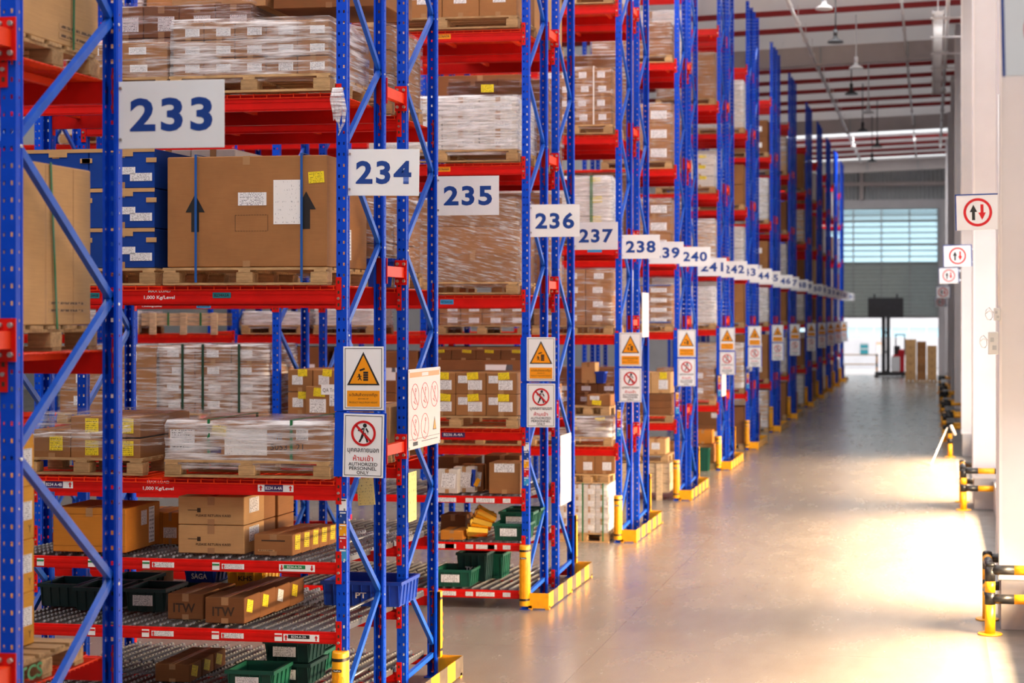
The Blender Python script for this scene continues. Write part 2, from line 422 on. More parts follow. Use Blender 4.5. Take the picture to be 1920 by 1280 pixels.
def rl(n):
    if n <= 250: return f'blue and red pallet rack row whose end carries the sign {n}'
    return f'blue and red pallet rack row, the {["", "first", "second", "third", "fourth", "fifth", "sixth", "seventh", "eighth", "ninth"][n-250]} beyond the one signed 250'
RK = {}
RK[233] = rack(233, 1, [(1.43, .13), (3.19, .13), (4.74, .13), (6.3, .13), (7.9, .13)], None, rl(233), (.29, 1.60))
for n in (234, 235): RK[n] = rack(n, 1, STD, FLOW[234] if n == 234 else [(.23, .09), (.79, .09), (1.35, .09)], rl(n))
for n in (236, 237): RK[n] = rack(n, 3, STD, FLOW[236] if n == 236 else [(.14, .09), (.69, .09), (1.23, .09)], rl(n))
for n in range(238, 260):
    RK[n] = rack(n, 4 if n == 238 else 3 if n in (239, 240) else 1, GEN, None, rl(n))
# roller lanes run through both rows of a flow rack
for n in (234, 236):
    me, me2 = track_mesh(1.48), track_mesh(.90)
    for (z, H) in FLOW[n]:
        for k in range(26):
            x = -BAY+PW/2+.07+k*(BAY-PW-.12)/25
            obj('roller_track', me, RK[n], (x, .055, z+.012), (-.030, 0, 0)); obj('roller_track', me2, RK[n+1], (x, .02, z+.012-.0455), (-.030, 0, 0))
        b = MB(); b.tube([(-.09, .12, z), (-.09, .12, z+.10), (-.09, .30, z+.12)], .006, 6); b.tube([(-.09, .30, z+.115), (-.09, 1.5, z+.10)], .012, 8)
        obj('guide_rail', b.mesh('guide_rail', 'zinc'), RK[n])
# orange row spacers between the two backs
b = MB(); b.box(-.03, .03, 0, .535, -.045, .045); b.box(-.055, .055, .533, .541, -.11, .11, 1); b.box(-.055, .055, -.006, .002, -.11, .11, 1)
for sx in (-.03, .03):
    for z in (-.075, .075): b.tube([(sx, .515, z), (sx, .535, z)], .014, 8, 2)
ME_SP = b.mesh('row_spacer', ['orange', 'red', 'steel'])
for n in range(234, 260, 2):
    for z in ((2.24, 3.78, 5.32, 6.86) if n < 238 else (1.6, 3.3, 4.65, 6.3, 8.2)):
        obj('row_spacer', ME_SP, RK[n], (0, DEPTH+.005, z))
for z in (1.57, 3.27, 4.80, 6.4):                    # spacers of row 233 reach out of the picture towards row 232
    obj('row_spacer', ME_SP, RK[233], (0, -.555, z))

# ---------------------------------------------------------------- beam markings
def beam_text(n, z, H, y_off=-.001):
    pass
def plate(root, name, x, y, z, w, h, mat, th=.0015):
    return obj(name, MB().box(-w/2, w/2, -th, 0, -h/2, h/2).mesh(name, mat), root, (x, y, z))
def arrow(root, x, y, z, h, mat, up=True, name='arrow', k=.34):
    w = h*k
    pts = [(-w*.4, -h/2), (w*.4, -h/2), (w*.4, 0.02*h), (w, 0.02*h), (0, h/2), (-w, .02*h), (-w*.4, .02*h)]
    if not up: pts = [(-a, -c) for a, c in pts]
    b = MB(); b.prism(pts, -.0006, 0); return obj(name, b.mesh(name, mat), root, (x, y, z))
def lx(px, n): return XP(px, F[n])-XE               # local x on the front of row n
for n, px, pz in ((234, 299, 3.634-.072), (234, 297, 2.075-.062)):
    x = lx(px, n); r = RK[n]
    letter('1,000 Kg/Level', r, x, -.002, pz-.02, .265, .036, 'signw', .012)
    letter('MAX LOAD', r, x, -.002, pz+.035, .19, .022, 'signw', .012)
letter('1,000Kg/Level', RK[236], lx(285, 236), -.002, 3.634-.118, .25, .030, 'signw', .012)
letter('1,000Kg', RK[235], -.95, -.002, 3.52, .25, .030, 'signw', .012)
def tagplate(n, px, z, w, h, mat, txt=None, tm='ink', arrows=None, th=None, bold=.01):
    r = RK[n]; x = lx(px, n)
    p = plate(r, 'beam_label', x, -.0015, z, w, h, mat)
    if txt: letter(txt, p, 0, -.0025, 0, w*.82 if arrows is None else w*.55, (th or h*.5), tm, bold)
    return p
tagplate(234, 416, 3.634-.072, .155, .044, 'teal', 'B234A5A', 'ink')
tagplate(234, 176, 3.634-.072, .10, .044, 'teal', 'B234A5B', 'ink')
tagplate(236, 838, 3.634-.072, .16, .055, 'sky', 'B236A5A', 'ink')
tagplate(236, 832, 5.17-.06, .16, .055, 'amber', 'B236A6A', 'ink')
tagplate(236, 832, 6.72-.06, .17, .06, 'amber', 'B236A7A', 'ink')
tagplate(236, 382, 3.634-.122, .18, .04, 'sky', 'B236A5B', 'ink')
tagplate(236, 850, 2.075-.06, .28, .062, 'purple', 'B236 A-4A', 'signw')
tagplate(238, 1115, 4.45-.06, .22, .06, 'sky', None)
for px, t in ((517, 'B234 A-4A'), (105, 'B234 A-4B')):
    p = tagplate(234, px, 2.075-.06, .30, .060, 'signw')
    q = plate(p, 'code_panel', -.015, -.0016, 0, .155, .054, 'purple'); letter(t, q, 0, -.0022, 0, .14, .026, 'signw', .012)
    arrow(p, -.125, -.0016, 0, .045, 'signred'); arrow(p, .125, -.0016, 0, .045, 'signred')
for n, zz, code, cm, up in ((234, 1.424, 'B234-A-3A', 'lgreen', False), (234, .867, 'B234-A-2A', 'ink', True)):
    px = 557 if not up else 565
    p = tagplate(n, px, zz-.046, .30, .056, 'signw')
    q = plate(p, 'code_panel', -.02, -.0016, .008, .18, .030, cm); letter(code, q, 0, -.0022, 0, .125, .018, 'signw', .01)
    arrow(p, -.128, -.0016, 0, .045, 'signred', up); arrow(p, .125, -.0016, 0, .045, 'signred', up)
for zz, gm in ((1.424, 'lgreen'), (.867, 'signred')):
    for px in (76, 172, 274, 405, ) if zz > 1 else (172, 273, 404, 522):
        p = tagplate(234, px, zz-.046, .062, .062, 'signw'); plate(p, 'colour_bar', 0, -.0016, .012, .06, .014, gm)
        if px in (274, 405, 273, 404):
            q = tagplate(234, px+32, zz-.046, .19, .042, 'label'); arrow(q, -.08, -.0016, 0, .036, 'signred')
for zz in (1.30, .76, .21):
    for px, w in ((838, .22), (880, .09), (910, .22), (950, .09)):
        tagplate(236, px, zz-.045, w, .05, 'label')
for px in (835, 915): tagplate(236, px+8, .76-.045, .11, .05, 'ink' if px < 900 else 'label')
b = MB()
# colour coded level strips on the aisle uprights
def level_strip(n, y0, y1):
    zt, zb = ZP(y0, XE, F[n]), ZP(y1, XE, F[n]); w = .062; h = (zt-zb)/5
    for k, m_ in enumerate(('signw', 'numblue', 'amber', 'signred', 'sky')):
        p = plate(RK[n], 'level_sticker', .012, -.0025, zt-h*(k+.5), w, h*.96, m_ if m_ != 'amber' else 'yellow')
        for j, tx in enumerate('AB'):
            letter(tx, p, -.015+.03*j, -.0026, .012-.05*j, .014, .018, 'ink' if m_ == 'signw' else 'signw', .02)
        plate(p, 'print_line', 0, -.002, h*.36, w*.8, h*.1, 'ink' if k == 0 else 'signw')
for n, a, c in ((234, 934, 1052), (236, 829, 910), (238, 734, 818), (240, 708, 776), (242, 678, 743), (244, 680, 728)): level_strip(n, a, c)

# ================================================================== SIGNS ON THE RACK ENDS
NUM = {233: 'first and nearest number sign', 234: 'white sign'}
def number_sign(n, y, w=.60, h=.375, zc=4.53, tilt=0.0, mat='signw'):
    lab = f'white row number sign reading {n} on the rack end' if n <= 250 else f'small white row number sign on the {["", "first", "second", "third", "fourth", "fifth", "sixth", "seventh", "eighth", "ninth"][n-250]} rack beyond sign 250'
    r = thing('row_number_sign', (XE+PW/2+.004, y, zc), lab, 'sign', 'row number signs along the rack ends', (0, tilt, 0))
    b = MB(); b.bbox(0, w, -.004, .0, -h/2, h/2, .0015); b.box(0, .035, 0, .006, -h/2, h/2)
    obj('panel', b.mesh('panel', mat), r)
    obj('numerals', text_mesh(str(n), w*.78, h*.50, 'numblue', .032, False, 1.14), r, (w*.5, -.0055, 0))
    for z in (-h*.36, h*.40):
        b = MB(); b.tube([(.014, -.012, z), (.014, -.002, z)], .009, 8); obj('bolt', b.mesh('bolt', 'steel'), r)
number_sign(233, FAR[233]-.05, .64, .385, 4.54)
number_sign(234, F[234]+.03, .588, .37, 4.54, R(.9))
number_sign(235, F[235]+DEPTH-.05, .60, .368, 4.525)
number_sign(236, F[236]+.03, .59, .375, 4.50)
for n in range(237, 260):
    even = n % 2 == 0
    number_sign(n, F[n]+(.03 if even else DEPTH-.05), .58, .36, 4.44+(.06 if n == 240 else -.06 if n in (241, ) else 0), 0)
ORD = ['first', 'second', 'third', 'fourth', 'fifth', 'sixth', 'seventh', 'eighth', 'ninth', 'tenth', 'eleventh', 'twelfth', 'thirteenth']
def warning_signs(n, idx):
    x, y = XE+.005, F[n]-.012; w, h = .335, .505
    yy = 0
    where = f'at the end of rack row {n}' if n <= 250 else f'on the {ORD[idx]} double rack from the camera'
    r = thing('falling_goods_sign', (x+w/2+.015, y, 2.90), f'white sign with amber falling boxes triangle {where}', 'sign', 'falling goods warning signs', (0, 0, 0))
    b = MB(); b.bbox(-w/2, w/2, -.004, 0, -h/2, h/2, .0015); obj('panel', b.mesh('panel', 'signw'), r)
    b = MB(); b.box(-w/2-.075, w/2+.004, 0, .004, -h/2-.01, h/2-.005); obj('backing_plate', b.mesh('backing_plate', 'blue'), r)
    frame(r, w, h)
    b = MB(); b.prism([(-.135, -.055), (.135, -.055), (0, .21)], -.0052, -.004, 0)
    b.prism([(-.113, -.043), (.113, -.043), (0, .183)], -.0058, -.0052, 1); obj('warning_triangle', b.mesh('warning_triangle', ['ink', 'amber']), r)
    b = MB()
    for k in range(4): b.box(.0, .04, -.0064, -.0058, -.02+k*.019, -.004+k*.019)
    b.bar((-.03, -.0061, .062), (.012, -.0061, .076), .0006, .014)
    b.disc(-.034, .028, .008, -.0064, -.0058); b.bar((-.034, -.0061, .022), (-.028, -.0061, .0), .0006, .012)
    b.bar((-.028, -.0061, .002), (-.014, -.0061, -.018), .0006, .007); b.bar((-.03, -.0061, 0), (-.044, -.0061, -.016), .0006, .007)
    b.bar((-.036, -.0061, .018), (-.05, -.0061, .008), .0006, .006); b.bar((-.03, -.0061, .018), (-.014, -.0061, .014), .0006, .006)
    obj('pictogram', b.mesh('pictogram', 'ink'), r)
    b = MB(); b.bbox(-.135, .135, -.0055, -.004, -.225, -.098, .0005); obj('caption_panel', b.mesh('caption_panel', 'amber'), r)
    letter('ระวังสินค้าตกจากที่สูง', r, 0, -.006, -.133, .235, .034, 'ink', .008)
    letter('BEWARE OF', r, 0, -.006, -.163, .085, .012, 'ink'); letter('PRODUCT FALLS FROM HEIGHT', r, 0, -.006, -.192, .235, .014, 'ink')
    r = thing('no_entry_sign', (x+w/2+.015, y-.002, 2.365), f'white no entry sign with walking figure {where}', 'sign', 'authorized personnel signs', (0, R(1.2) if n == 234 else 0, 0))
    b = MB(); b.bbox(-w/2, w/2, -.004, 0, -h/2, h/2, .0015); obj('panel', b.mesh('panel', 'signw'), r)
    b = MB(); b.box(-w/2-.075, w/2+.018, 0, .004, -h/2, h/2+.01); obj('backing_plate', b.mesh('backing_plate', 'blue'), r)
    frame(r, w, h)
    b = MB(); b.disc(.01, .16, .016, -.0055, -.004); P = lambda a, c, t: b.bar((a[0], -.0048, a[1]), (c[0], -.0048, c[1]), .0012, t)
    P((.008, .142), (.0, .095), .036); P((.02, .138), (.038, .108), .013); P((.038, .108), (.036, .09), .011); P((.0, .138), (-.03, .12), .012); P((-.03, .12), (-.046, .122), .011)
    P((-.002, .10), (-.016, .06), .02); P((-.016, .06), (-.034, .028), .015); P((.006, .10), (.024, .062), .02); P((.024, .062), (.034, .028), .015)
    obj('pictogram', b.mesh('pictogram', 'ink'), r)
    b = MB(); b.ring(0, .098, .083, .102, -.0068, -.0056, 0, 40); b.bar((-.062, -.0062, .16), (.062, -.0062, .036), .0012, .019)
    obj('prohibition_ring', b.mesh('prohibition_ring', 'signred'), r)
    letter('บุคคลภายนอก', r, 0, -.0055, -.043, .26, .044, 'ink', .012); letter('ห้ามเข้า', r, 0, -.0055, -.098, .165, .046, 'signred', .012)
    letter('AUTHORIZED', r, 0, -.0055, -.147, .24, .027, 'ink', .012); letter('PERSONNEL', r, 0, -.0055, -.181, .225, .027, 'ink', .012); letter('ONLY', r, 0, -.0055, -.214, .10, .026, 'ink', .012)
def frame(r, w, h):
    b = MB(); a, c, t = w/2-.014, h/2-.014, .0045
    b.box(-a, a, -.0048, -.004, c-t, c); b.box(-a, a, -.0048, -.004, -c, -c+t); b.box(-a, -a+t, -.0048, -.004, -c, c); b.box(a-t, a, -.0048, -.004, -c, c)
    obj('border_line', b.mesh('border_line', 'ink'), r)
for i, n in enumerate(range(234, 260, 2)): warning_signs(n, i)
# poster board across the end of row 235
r = thing('safety_poster_board', (XE+PW/2+.012, F[235]+.5, 2.56), 'white poster board with red circled pictograms on the rack end beside sign 234', 'poster', None, (0, 0, math.pi/2))
w, h = .98, .72
b = MB(); b.bbox(-w/2, w/2, -.008, 0, -h/2, h/2, .003); obj('board', b.mesh('board', 'poster'), r)
b = MB(); b.box(-w/2+.03, w/2-.03, -.0095, -.008, h/2-.075, h/2-.03); b.box(-.1, .1, -.0105, -.0095, h/2-.068, h/2-.037, 1); obj('header', b.mesh('header', ['peach', 'poster']), r)
for i in range(3):
    for j in range(2):
        cx, cz = -.30+i*.30, .11-j*.28
        if (i, j) == (2, 1): continue
        b = MB(); b.ring(cx, cz,   .112, .118, -.0095, -.008, 0, 36)
        if (i, j) != (1, 1): b.bar((cx-.078, -.0092, cz+.078), (cx+.078, -.0092, cz-.078), .001, .009)
        b.bar((cx-.05, -.009, cz-.04), (cx+.03, -.009, cz-.07), .001, .006); b.bar((cx-.02, -.009, cz-.06), (cx+.02, -.009, cz+.05), .001, .006); b.ring(cx+.02, cz+.06, .012, .018, -.0094, -.008, 0, 14)
        obj('pictogram', b.mesh('pictogram', 'hair'), r)
b = MB(); b.prism([(.25, -.22), (.36, -.22), (.305, -.10)], -.0094, -.008, 0); b.prism([(.262, -.214), (.348, -.214), (.305, -.118)], -.010, -.0094, 1); obj('warning_triangle', b.mesh('warning_triangle', ['ink', 'yellow']), r)
b = MB(); b.box(-w/2+.02, w/2-.02, -.0092, -.008, -.272, -.269); b.box(-.36, -.22, -.0092, -.008, -.33, -.295); b.box(-.1, .4, -.0092, -.008, -.305, -.300); obj('footer', b.mesh('footer', 'ink'), r)
for sx in (-1, 1):
    for sz in (-1, 1):
        b = MB(); b.tube([(sx*(w/2-.02), -.014, sz*(h/2-.02)), (sx*(w/2-.02), -.006, sz*(h/2-.02))], .01, 8); obj('screw', b.mesh('screw', 'steel'), r)
# white instruction boards on other rack ends
for n, y, z0, z1, w, lab in ((237, F[237]+.38, 1.02, 1.90, .62, 'sunlit white notice sheet hanging low on the rack end at row 237'),
                          (239, F[239]+.55, 3.06, 3.78, .62, 'sunlit blank white board high on the rack end at row 239'),
                          (242, F[242]+.45, 1.62, 2.42, .75, 'narrow sunlit white board on the rack end beneath sign 242'),
                          (244, F[244]+.3, 2.0, 2.65, .60, 'narrow white board on the rack end beneath sign 244')):
    r = thing('notice_board', (XE+PW/2+.012, y, (z0+z1)/2), lab, 'notice board', None, (0, 0, math.pi/2))
    b = MB(); b.bbox(-w/2, w/2, -.006, 0, -(z1-z0)/2, (z1-z0)/2, .002); obj('board', b.mesh('board', 'poster'), r)
    if n == 237:
        for k in range(2):
            plate(r, 'printed_sheet', 0, -.006, -.2+.4*k, .5, .33, 'sheet')
# yellow paper notes hung on the racks
r = thing('paper_note', (XP(686, 13.3), 13.3, ZQ(686, 921, 13.3)), 'yellow paper note hanging below the no entry sign at row 234', 'note', None, (0, R(-5), 0))
b = MB()
for k in range(6): b.box(-.072, .072, -.002+.004*math.sin(k), .002*math.sin(k), .11-(k+1)*.037, .11-k*.037)
obj('sheet', b.mesh('sheet', 'note'), r)
r = thing('paper_note', (XE+PW/2+.006, F[235]+.16, 1.78), 'narrow yellow paper note on the rack end under the poster board', 'note', None, (0, 0, math.pi/2))
obj('sheet', MB().box(-.12, .12, -.003, 0, -.22, .22).mesh('sheet', 'note'), r)
# torn film hanging from the beam end of row 234
r = thing('film_scrap', (XP(634, 12.9), 12.90, ZQ(634, 165, 12.9)), 'torn scrap of clear stretch film dangling beside the upright above sign 234', 'film scrap')
for k in range(5):
    b = MB(); x = -.03+.015*k; pts = [(x, -.01, 0), (x-.012+.01*k, -.02, -.09-.02*k), (x+.02*math.sin(k*2), -.015, -.2-.02*k), (x+.03*math.sin(k), -.02, -.26-.03*k)]
    b.tube(pts, [.014, .02, .012, .003], 6); obj('strand', b.mesh('strand', 'film2'), r)

# ================================================================== FLOOR PROTECTION
def protector(x, y, z0, h, lab, turn=0):
    r = thing('column_protector', (x, y, z0), lab, 'column protector', 'yellow upright protectors', (0, 0, turn))
    b = MB(); pts = [(-.058, .07), (-.062, .02), (-.05, -.03), (-.02, -.052), (.02, -.052), (.05, -.03), (.062, .02), (.058, .07)]
    i = len(b.v); n = len(pts)
    for z in (0, .012, h-.02, h):
        s = .94 if z in (0, h) else 1
        b.v += [(px*s, py*s, z) for px, py in pts]
    for k in range(3):
        for q in range(n-1):
            b.f.append((i+k*n+q, i+k*n+q+1, i+(k+1)*n+q+1, i+(k+1)*n+q)); b.mi.append(0); b.sm.append(True)
    b.f.append(tuple(i+3*n+q for q in range(n))); b.mi.append(0); b.sm.append(False)
    obj('shell', b.mesh('shell', 'yellow'), r)
    for z in (.06, h-.075):
        b = MB(); s = 1.03; i = len(b.v)
        for zz in (z, z+.025): b.v += [(px*s, py*s, zz) for px, py in pts]
        for q in range(n-1): b.f.append((i+q, i+q+1, i+n+q+1, i+n+q)); b.mi.append(0); b.sm.append(True)
        obj('strap', b.mesh('strap', 'black'), r)
    b = MB()
    for k in range(7):                                   # moulded hexagon cells
        for q in (-1, 0, 1):
            cz = .12+k*.078+(.039 if q else 0); cx = q*.034
            if cz > h-.16: continue
            y_ = -.054 if q == 0 else -.042
            for e in range(6):
                a, c = e*math.pi/3, (e+1)*math.pi/3
                b.bar((cx+.02*math.cos(a), y_, cz+.036*math.sin(a)), (cx+.02*math.cos(c), y_, cz+.036*math.sin(c)), .0025, .0025)
    obj('hexagon_ribs', b.mesh('hexagon_ribs', 'amber'), r)
    p = plate(r, 'maker_plate', 0, -.0535, h-.145, .075, .022, 'ink'); letter('YouPost', p, 0, -.003, 0, .06, .012, 'signw', .02)
def guard(n, idx):
    y0, y1 = F[n]-.02, F[n]+2.56; xo = -4.36
    where = f'around the foot of the racks signed {n} and {n+1}' if n < 250 else f'at the foot of the {ORD[idx]} double rack from the camera'
    r = thing('end_guard', (-4.36, y0, 0), f'low yellow black striped guard {where}', 'guard', 'striped rack end guards')
    L = y1-y0; m_ = 10
    b = MB()
    for k in range(m_):
        b.box(-.008, 0, .0+k*L/m_+.0, (k+1)*L/m_, .02, .195, 0 if k % 2 else 1)
    obj('long_plate', b.mesh('long_plate', ['stripe', 'yellow']), r)
    b = MB(); b.box(-.24, -.008, 0, .008, .02, .195, 0); b.box(-.24, -.2, 0, .06, .0, .05); obj('near_return', b.mesh('near_return', 'yellow'), r)
    b = MB(); b.box(-.24, -.008, L-.008, L, .02, .195, 0); obj('far_return', b.mesh('far_return', 'yellow'), r)
    b = MB()
    for q in (.06, L/2, L-.06): b.box(-.05, 0, q-.03, q+.03, 0, .045)
    obj('foot', b.mesh('foot', 'yellow'), r)
M['stripe'] = simple('worn_black_stripe', (.11, .08, .05), .45, 0, .3, 9)
for i, n in enumerate(range(234, 260, 2)):
    w = f'on the near aisle upright of row {n}' if n < 250 else f'on the near upright of the {ORD[i]} double rack'
    w2 = f'on the far upright of row {n+1}' if n < 250 else f'on the far upright of the {ORD[i]} double rack'
    protector(XE-.005, F[n]-.035, 0.03 if n == 234 else .05, .70 if n != 238 else .66, f'yellow plastic column protector {w}')
    protector(XE+.02, F[n+1]+DEPTH+.02, .18, .62, f'yellow plastic column protector {w2}', math.pi)
    guard(n, i)

# ================================================================== BUILDING
ROOF = lambda x: 12.45+.035*x
b = MB(); b.box(-42, 0.57, -8, 99.4, -.1, 0); struct('floor', b, 'floor')
b = MB(); b.box(.57, 14, -8, 99.4, -.1, -.002); struct('trim_1', b, 'strip', 'floor strip along the right wall, coloured darker for shade')
b = MB(); b.box(-42, 14, 99.4, 130, -.1, -.004); struct('trim_2', b, 'wallplinth', 'grey threshold floor beyond the far doorway')
COLS = [7.2, 18.75, 30.4, 41.9, 53.4, 64.9, 76.4, 87.9]
# right wall: white panel above, open dock bays low down between the first columns
b = MB()
b.box(1.5, 1.65, -8, 99.4, 5.4, 13.2)
b.box(1.5, 1.65, 42.8, 99.4, 0, 5.4)
b.box(1.08, 1.7, 10.5, 42.8, 0, .5, 1)  # sill added to cast shade on the floor strip
for y in COLS[:4]: b.box(1.5, 1.65, y-.3, y+1.2, 0, 5.4)
b.box(1.5, 1.65, -8, 10.5, 0, 5.4); b.box(1.5, 1.65, 10.5, 18.5, 2.3, 5.4)
wr = struct('wall_right', b, ['wall', 'wallplinth'])
struct('wall_left', MB().box(-42.2, -42, -8.2, 99.4, 0, 12), 'corr')
struct('wall_rear', MB().box(-42.2, 1.65, -8.2, -8, 0, 12.5), 'corr')
for y in COLS:
    b = MB(); X0 = .74
    b.box(X0, 1.5, y, y+.92, .56, 13.0); b.box(X0-.012, X0+.02, y-.012, y+.06, .56, 13.0, 1); b.box(X0-.012, X0+.03, y+.86, y+.932, .56, 13.0, 1)
    b.box(X0+.01, 1.5, y-.02, y+.94, 0.0, .56, 2); b.box(X0-.02, 1.5, y-.03, y+.95, .54, .575, 1)
    o = obj('wall_column', b.mesh('wall_column', ['wall', 'edge', 'wallplinth']), wr)
# far wall with corrugated gable, glazed louvers, grey louvers and the open doorway underneath
YW = 99.4
zz = lambda py: ZP(py, -3.0, YW)
b = MB(); b.box(-42, 1.65, YW, YW+.2, zz(392), zz(374)); b.box(-42, -13.9, YW, YW+.2, zz(374), 12.4)
b.box(-42, -8.2, YW, YW+.2, 0, zz(392)); b.box(.4, 1.65, YW, YW+.2, 0, zz(392))
wf = struct('wall_back', b, 'wall')
b = MB(); x = -14.0; zt = zz(374)
while x < 1.6:
    b.hexa([(x, YW+.1, zt), (x+.12, YW+.03, zt), (x+.12, YW+.12, zt), (x, YW+.19, zt), (x, YW+.1, ROOF(x)), (x+.12, YW+.03, ROOF(x)), (x+.12, YW+.12, ROOF(x)), (x, YW+.19, ROOF(x))])
    b.hexa([(x+.12, YW+.03, zt), (x+.24, YW+.1, zt), (x+.24, YW+.19, zt), (x+.12, YW+.12, zt), (x+.12, YW+.03, ROOF(x)), (x+.24, YW+.1, ROOF(x)), (x+.24, YW+.19, ROOF(x)), (x+.12, YW+.12, ROOF(x))])
    x += .24
obj('corrugated_gable', b.mesh('corrugated_gable', 'corr'), wf)
b = MB(); b.box(-14, 1.5, YW-.15, YW+.1, zz(345)-.12, zz(345)+.12); b.box(-4.1, -3.9, YW-.2, YW, zz(374), ROOF(-4)); obj('gable_frame', b.mesh('gable_frame', 'rafter'), wf)
zl0, zl1 = zz(592), zz(392); zg = zz(492)
w1 = struct('window_1', MB().box(-8.2, .4, YW+.08, YW+.10, zg, zl1), 'glass', 'pale blue glazed louver window high in the far wall')
b = MB(); n = 9
for k in range(n+1):
    z = zg+(zl1-zg)*k/n; t = .07 if k in (3, 7) else .035
    b.box(-8.2, .4, YW-.04, YW+.08, z-t, z+t)
obj('louver_blades', b.mesh('louver_blades', 'louver'), w1)
b = MB()
for k in range(5):
    x = -6.1+k*1.62; b.box(x-.035, x+.035, YW-.10, YW-.02, zl0, zl1)
obj('mullions', b.mesh('mullions', 'corr'), w1)
b = MB(); n = 14
for k in range(n):
    z = zl0+(zg-zl0)*k/n; d = (zg-zl0)/n
    b.hexa([(-8.2, YW-.10, z), (.4, YW-.10, z), (.4, YW-.08, z), (-8.2, YW-.08, z), (-8.2, YW+.08, z+d*1.05), (.4, YW+.08, z+d*1.05), (.4, YW+.10, z+d*1.05), (-8.2, YW+.10, z+d*1.05)])
b.box(-8.2, .4, YW-.06, YW+.1, zl0-.12, zl0+.03)
for k in range(n): b.box(-8.2, .4, YW-.16, YW-.10, zl0+(zg-zl0)*k/n-.03, zl0+(zg-zl0)*k/n+.05)
struct('trim_3', MB().box(-20, 6, YW+.3, 105.0, 9.4, 9.6), 'edge', 'unseen pale canopy added to shade the dock beyond the doorway')  # canopy out of view, added to dim the outside wall
struct('window_2', b, 'louver', 'grey louver panel above the far doorway')
x0, x1 = XP(1628, YW), XP(1694, YW)
r = thing('wall_panel', ((x0+x1)/2, YW-.3, zz(577)), 'black rectangular panel hanging above the far doorway', 'panel')
b = MB(); b.bbox(-(x1-x0)/2, (x1-x0)/2, -.06, .06, -.58, .58, .02); obj('board', b.mesh('board', 'lampdk'), r)
b = MB(); b.box(-.7, -.6, -.02, .25, .2, .8); b.box(.6, .7, -.02, .25, .2, .8); obj('bracket', b.mesh('bracket', 'lampdk'), r)
# dock building beyond the doorway
YB = 113.0
zb = lambda py: ZP(py, -3.0, YB)
b = MB(); b.box(-16, 4, YB, YB+.3, 0, zb(632)); b.box(-16, 4, YB, YB+.3, zb(614), 7)
wb = struct('wall_front', b, 'wall')
b = MB()
for k in range(9): b.box(-9.5+k*1.15-.03, -9.5+k*1.15+.03, YB-.02, YB+.1, zb(632), zb(614))
obj('window_bars', b.mesh('window_bars', 'edge'), wb)
struct('window_3', MB().box(-16, 4, YB+.1, YB+.12, zb(632), zb(614)), 'glass', 'strip window in the white wall beyond the doorway')
def wallpic(px0, px1, py0, py1, mat, lab, name='wall_poster', extra=None):
    xa, xb, za, zb_ = XP(px0, YB), XP(px1, YB), zb(py1), zb(py0)
    r = thing(name, ((xa+xb)/2, YB-.01, (za+zb_)/2), lab, 'poster' if name != 'wall_window' else 'window')
    W, H = (xb-xa)/2, (zb_-za)/2
    b = MB(); b.bbox(-W, W, -.03, 0, -H, H, .008); obj('panel', b.mesh('panel', mat), r)
    b = MB(); b.box(-W, W, -.035, -.03, H*.72, H); b.box(-W, W, -.035, -.03, -H*.2, H*.1, 1); obj('picture', b.mesh('picture', extra or ['peach', 'poster']), r)
wallpic(1613, 1628, 643, 664, 'teal', 'small dark teal window in the white wall beyond the doorway', 'wall_window', ['corr', 'louver'])
wallpic(1643, 1660, 642, 664, 'poster', 'pale orange headed poster on the white wall left of the truck mast')
# roof: sheets with translucent strips, purlins, rafters
SKY = [(45.3, 46.6), (82.1, 84.2), (95.2, 96.8)]
def roofslab(b, y0, y1, x0=-42, x1=1.65, t=.06):
    b.hexa([(x0, y0, ROOF(x0)), (x1, y0, ROOF(x1)), (x1, y1, ROOF(x1)), (x0, y1, ROOF(x0)), (x0, y0, ROOF(x0)+t), (x1, y0, ROOF(x1)+t), (x1, y1, ROOF(x1)+t), (x0, y1, ROOF(x0)+t)])
b = MB(); y = -8
for (a, c) in SKY:
    if a > y: roofslab(b, y, a)
    y = c
roofslab(b, y, 99.6)
ce = struct('ceiling', b, 'roofsheet')
for i, (a, c) in enumerate(SKY):
    b = MB(); roofslab(b, a, c, t=.02); struct(f'window_{4+i}', b, 'skylight', 'translucent daylight strip in the roof')
PUR = [ZY for ZY in (35.0, 38.0, 41.0, 43.9, 49.2, 52.2, 58.0, 60.6, 63.5, 66.4, 69.6, 72.3, 78.4, 81.2, 85.0, 88.0, 91.0, 94)]
for y in PUR:
    b = MB(); z = lambda x: ROOF(x)-.02
    b.hexa([(-14, y-.05, z(-14)-.15), (1.4, y-.05, z(1.4)-.15), (1.4, y+.05, z(1.4)-.15), (-14, y+.05, z(-14)-.15), (-14, y-.05, z(-14)), (1.4, y-.05, z(1.4)), (1.4, y+.05, z(1.4)), (-14, y+.05, z(-14))])
    obj('purlin', b.mesh('purlin', 'purlin'), ce)
for y in (14.5, 35.3, 56.0, 76.6, 97.6):
    b = MB(); z = lambda x: ROOF(x)-.02
    b.hexa([(-14, y-.02, z(-14)-.58), (1.5, y-.02, z(1.5)-.58), (1.5, y+.02, z(1.5)-.58), (-14, y+.02, z(-14)-.58), (-14, y-.02, z(-14)), (1.5, y-.02, z(1.5)), (1.5, y+.02, z(1.5)), (-14, y+.02, z(-14))])
    b.hexa([(-14, y-.16, z(-14)-.64), (1.5, y-.16, z(1.5)-.64), (1.5, y+.16, z(1.5)-.64), (-14, y+.16, z(-14)-.64), (-14, y-.16, z(-14)-.58), (1.5, y-.16, z(1.5)-.58), (1.5, y+.16, z(1.5)-.58), (-14, y+.16, z(-14)-.58)])
    for x in (-9, -6, -3.6, -.75): b.bar((x, y-.1, z(x)-.58), (x, y-.1, z(x)-.05), .05, .08, 1)
    obj('rafter', b.mesh('rafter', ['rafter', 'corr']), ce)
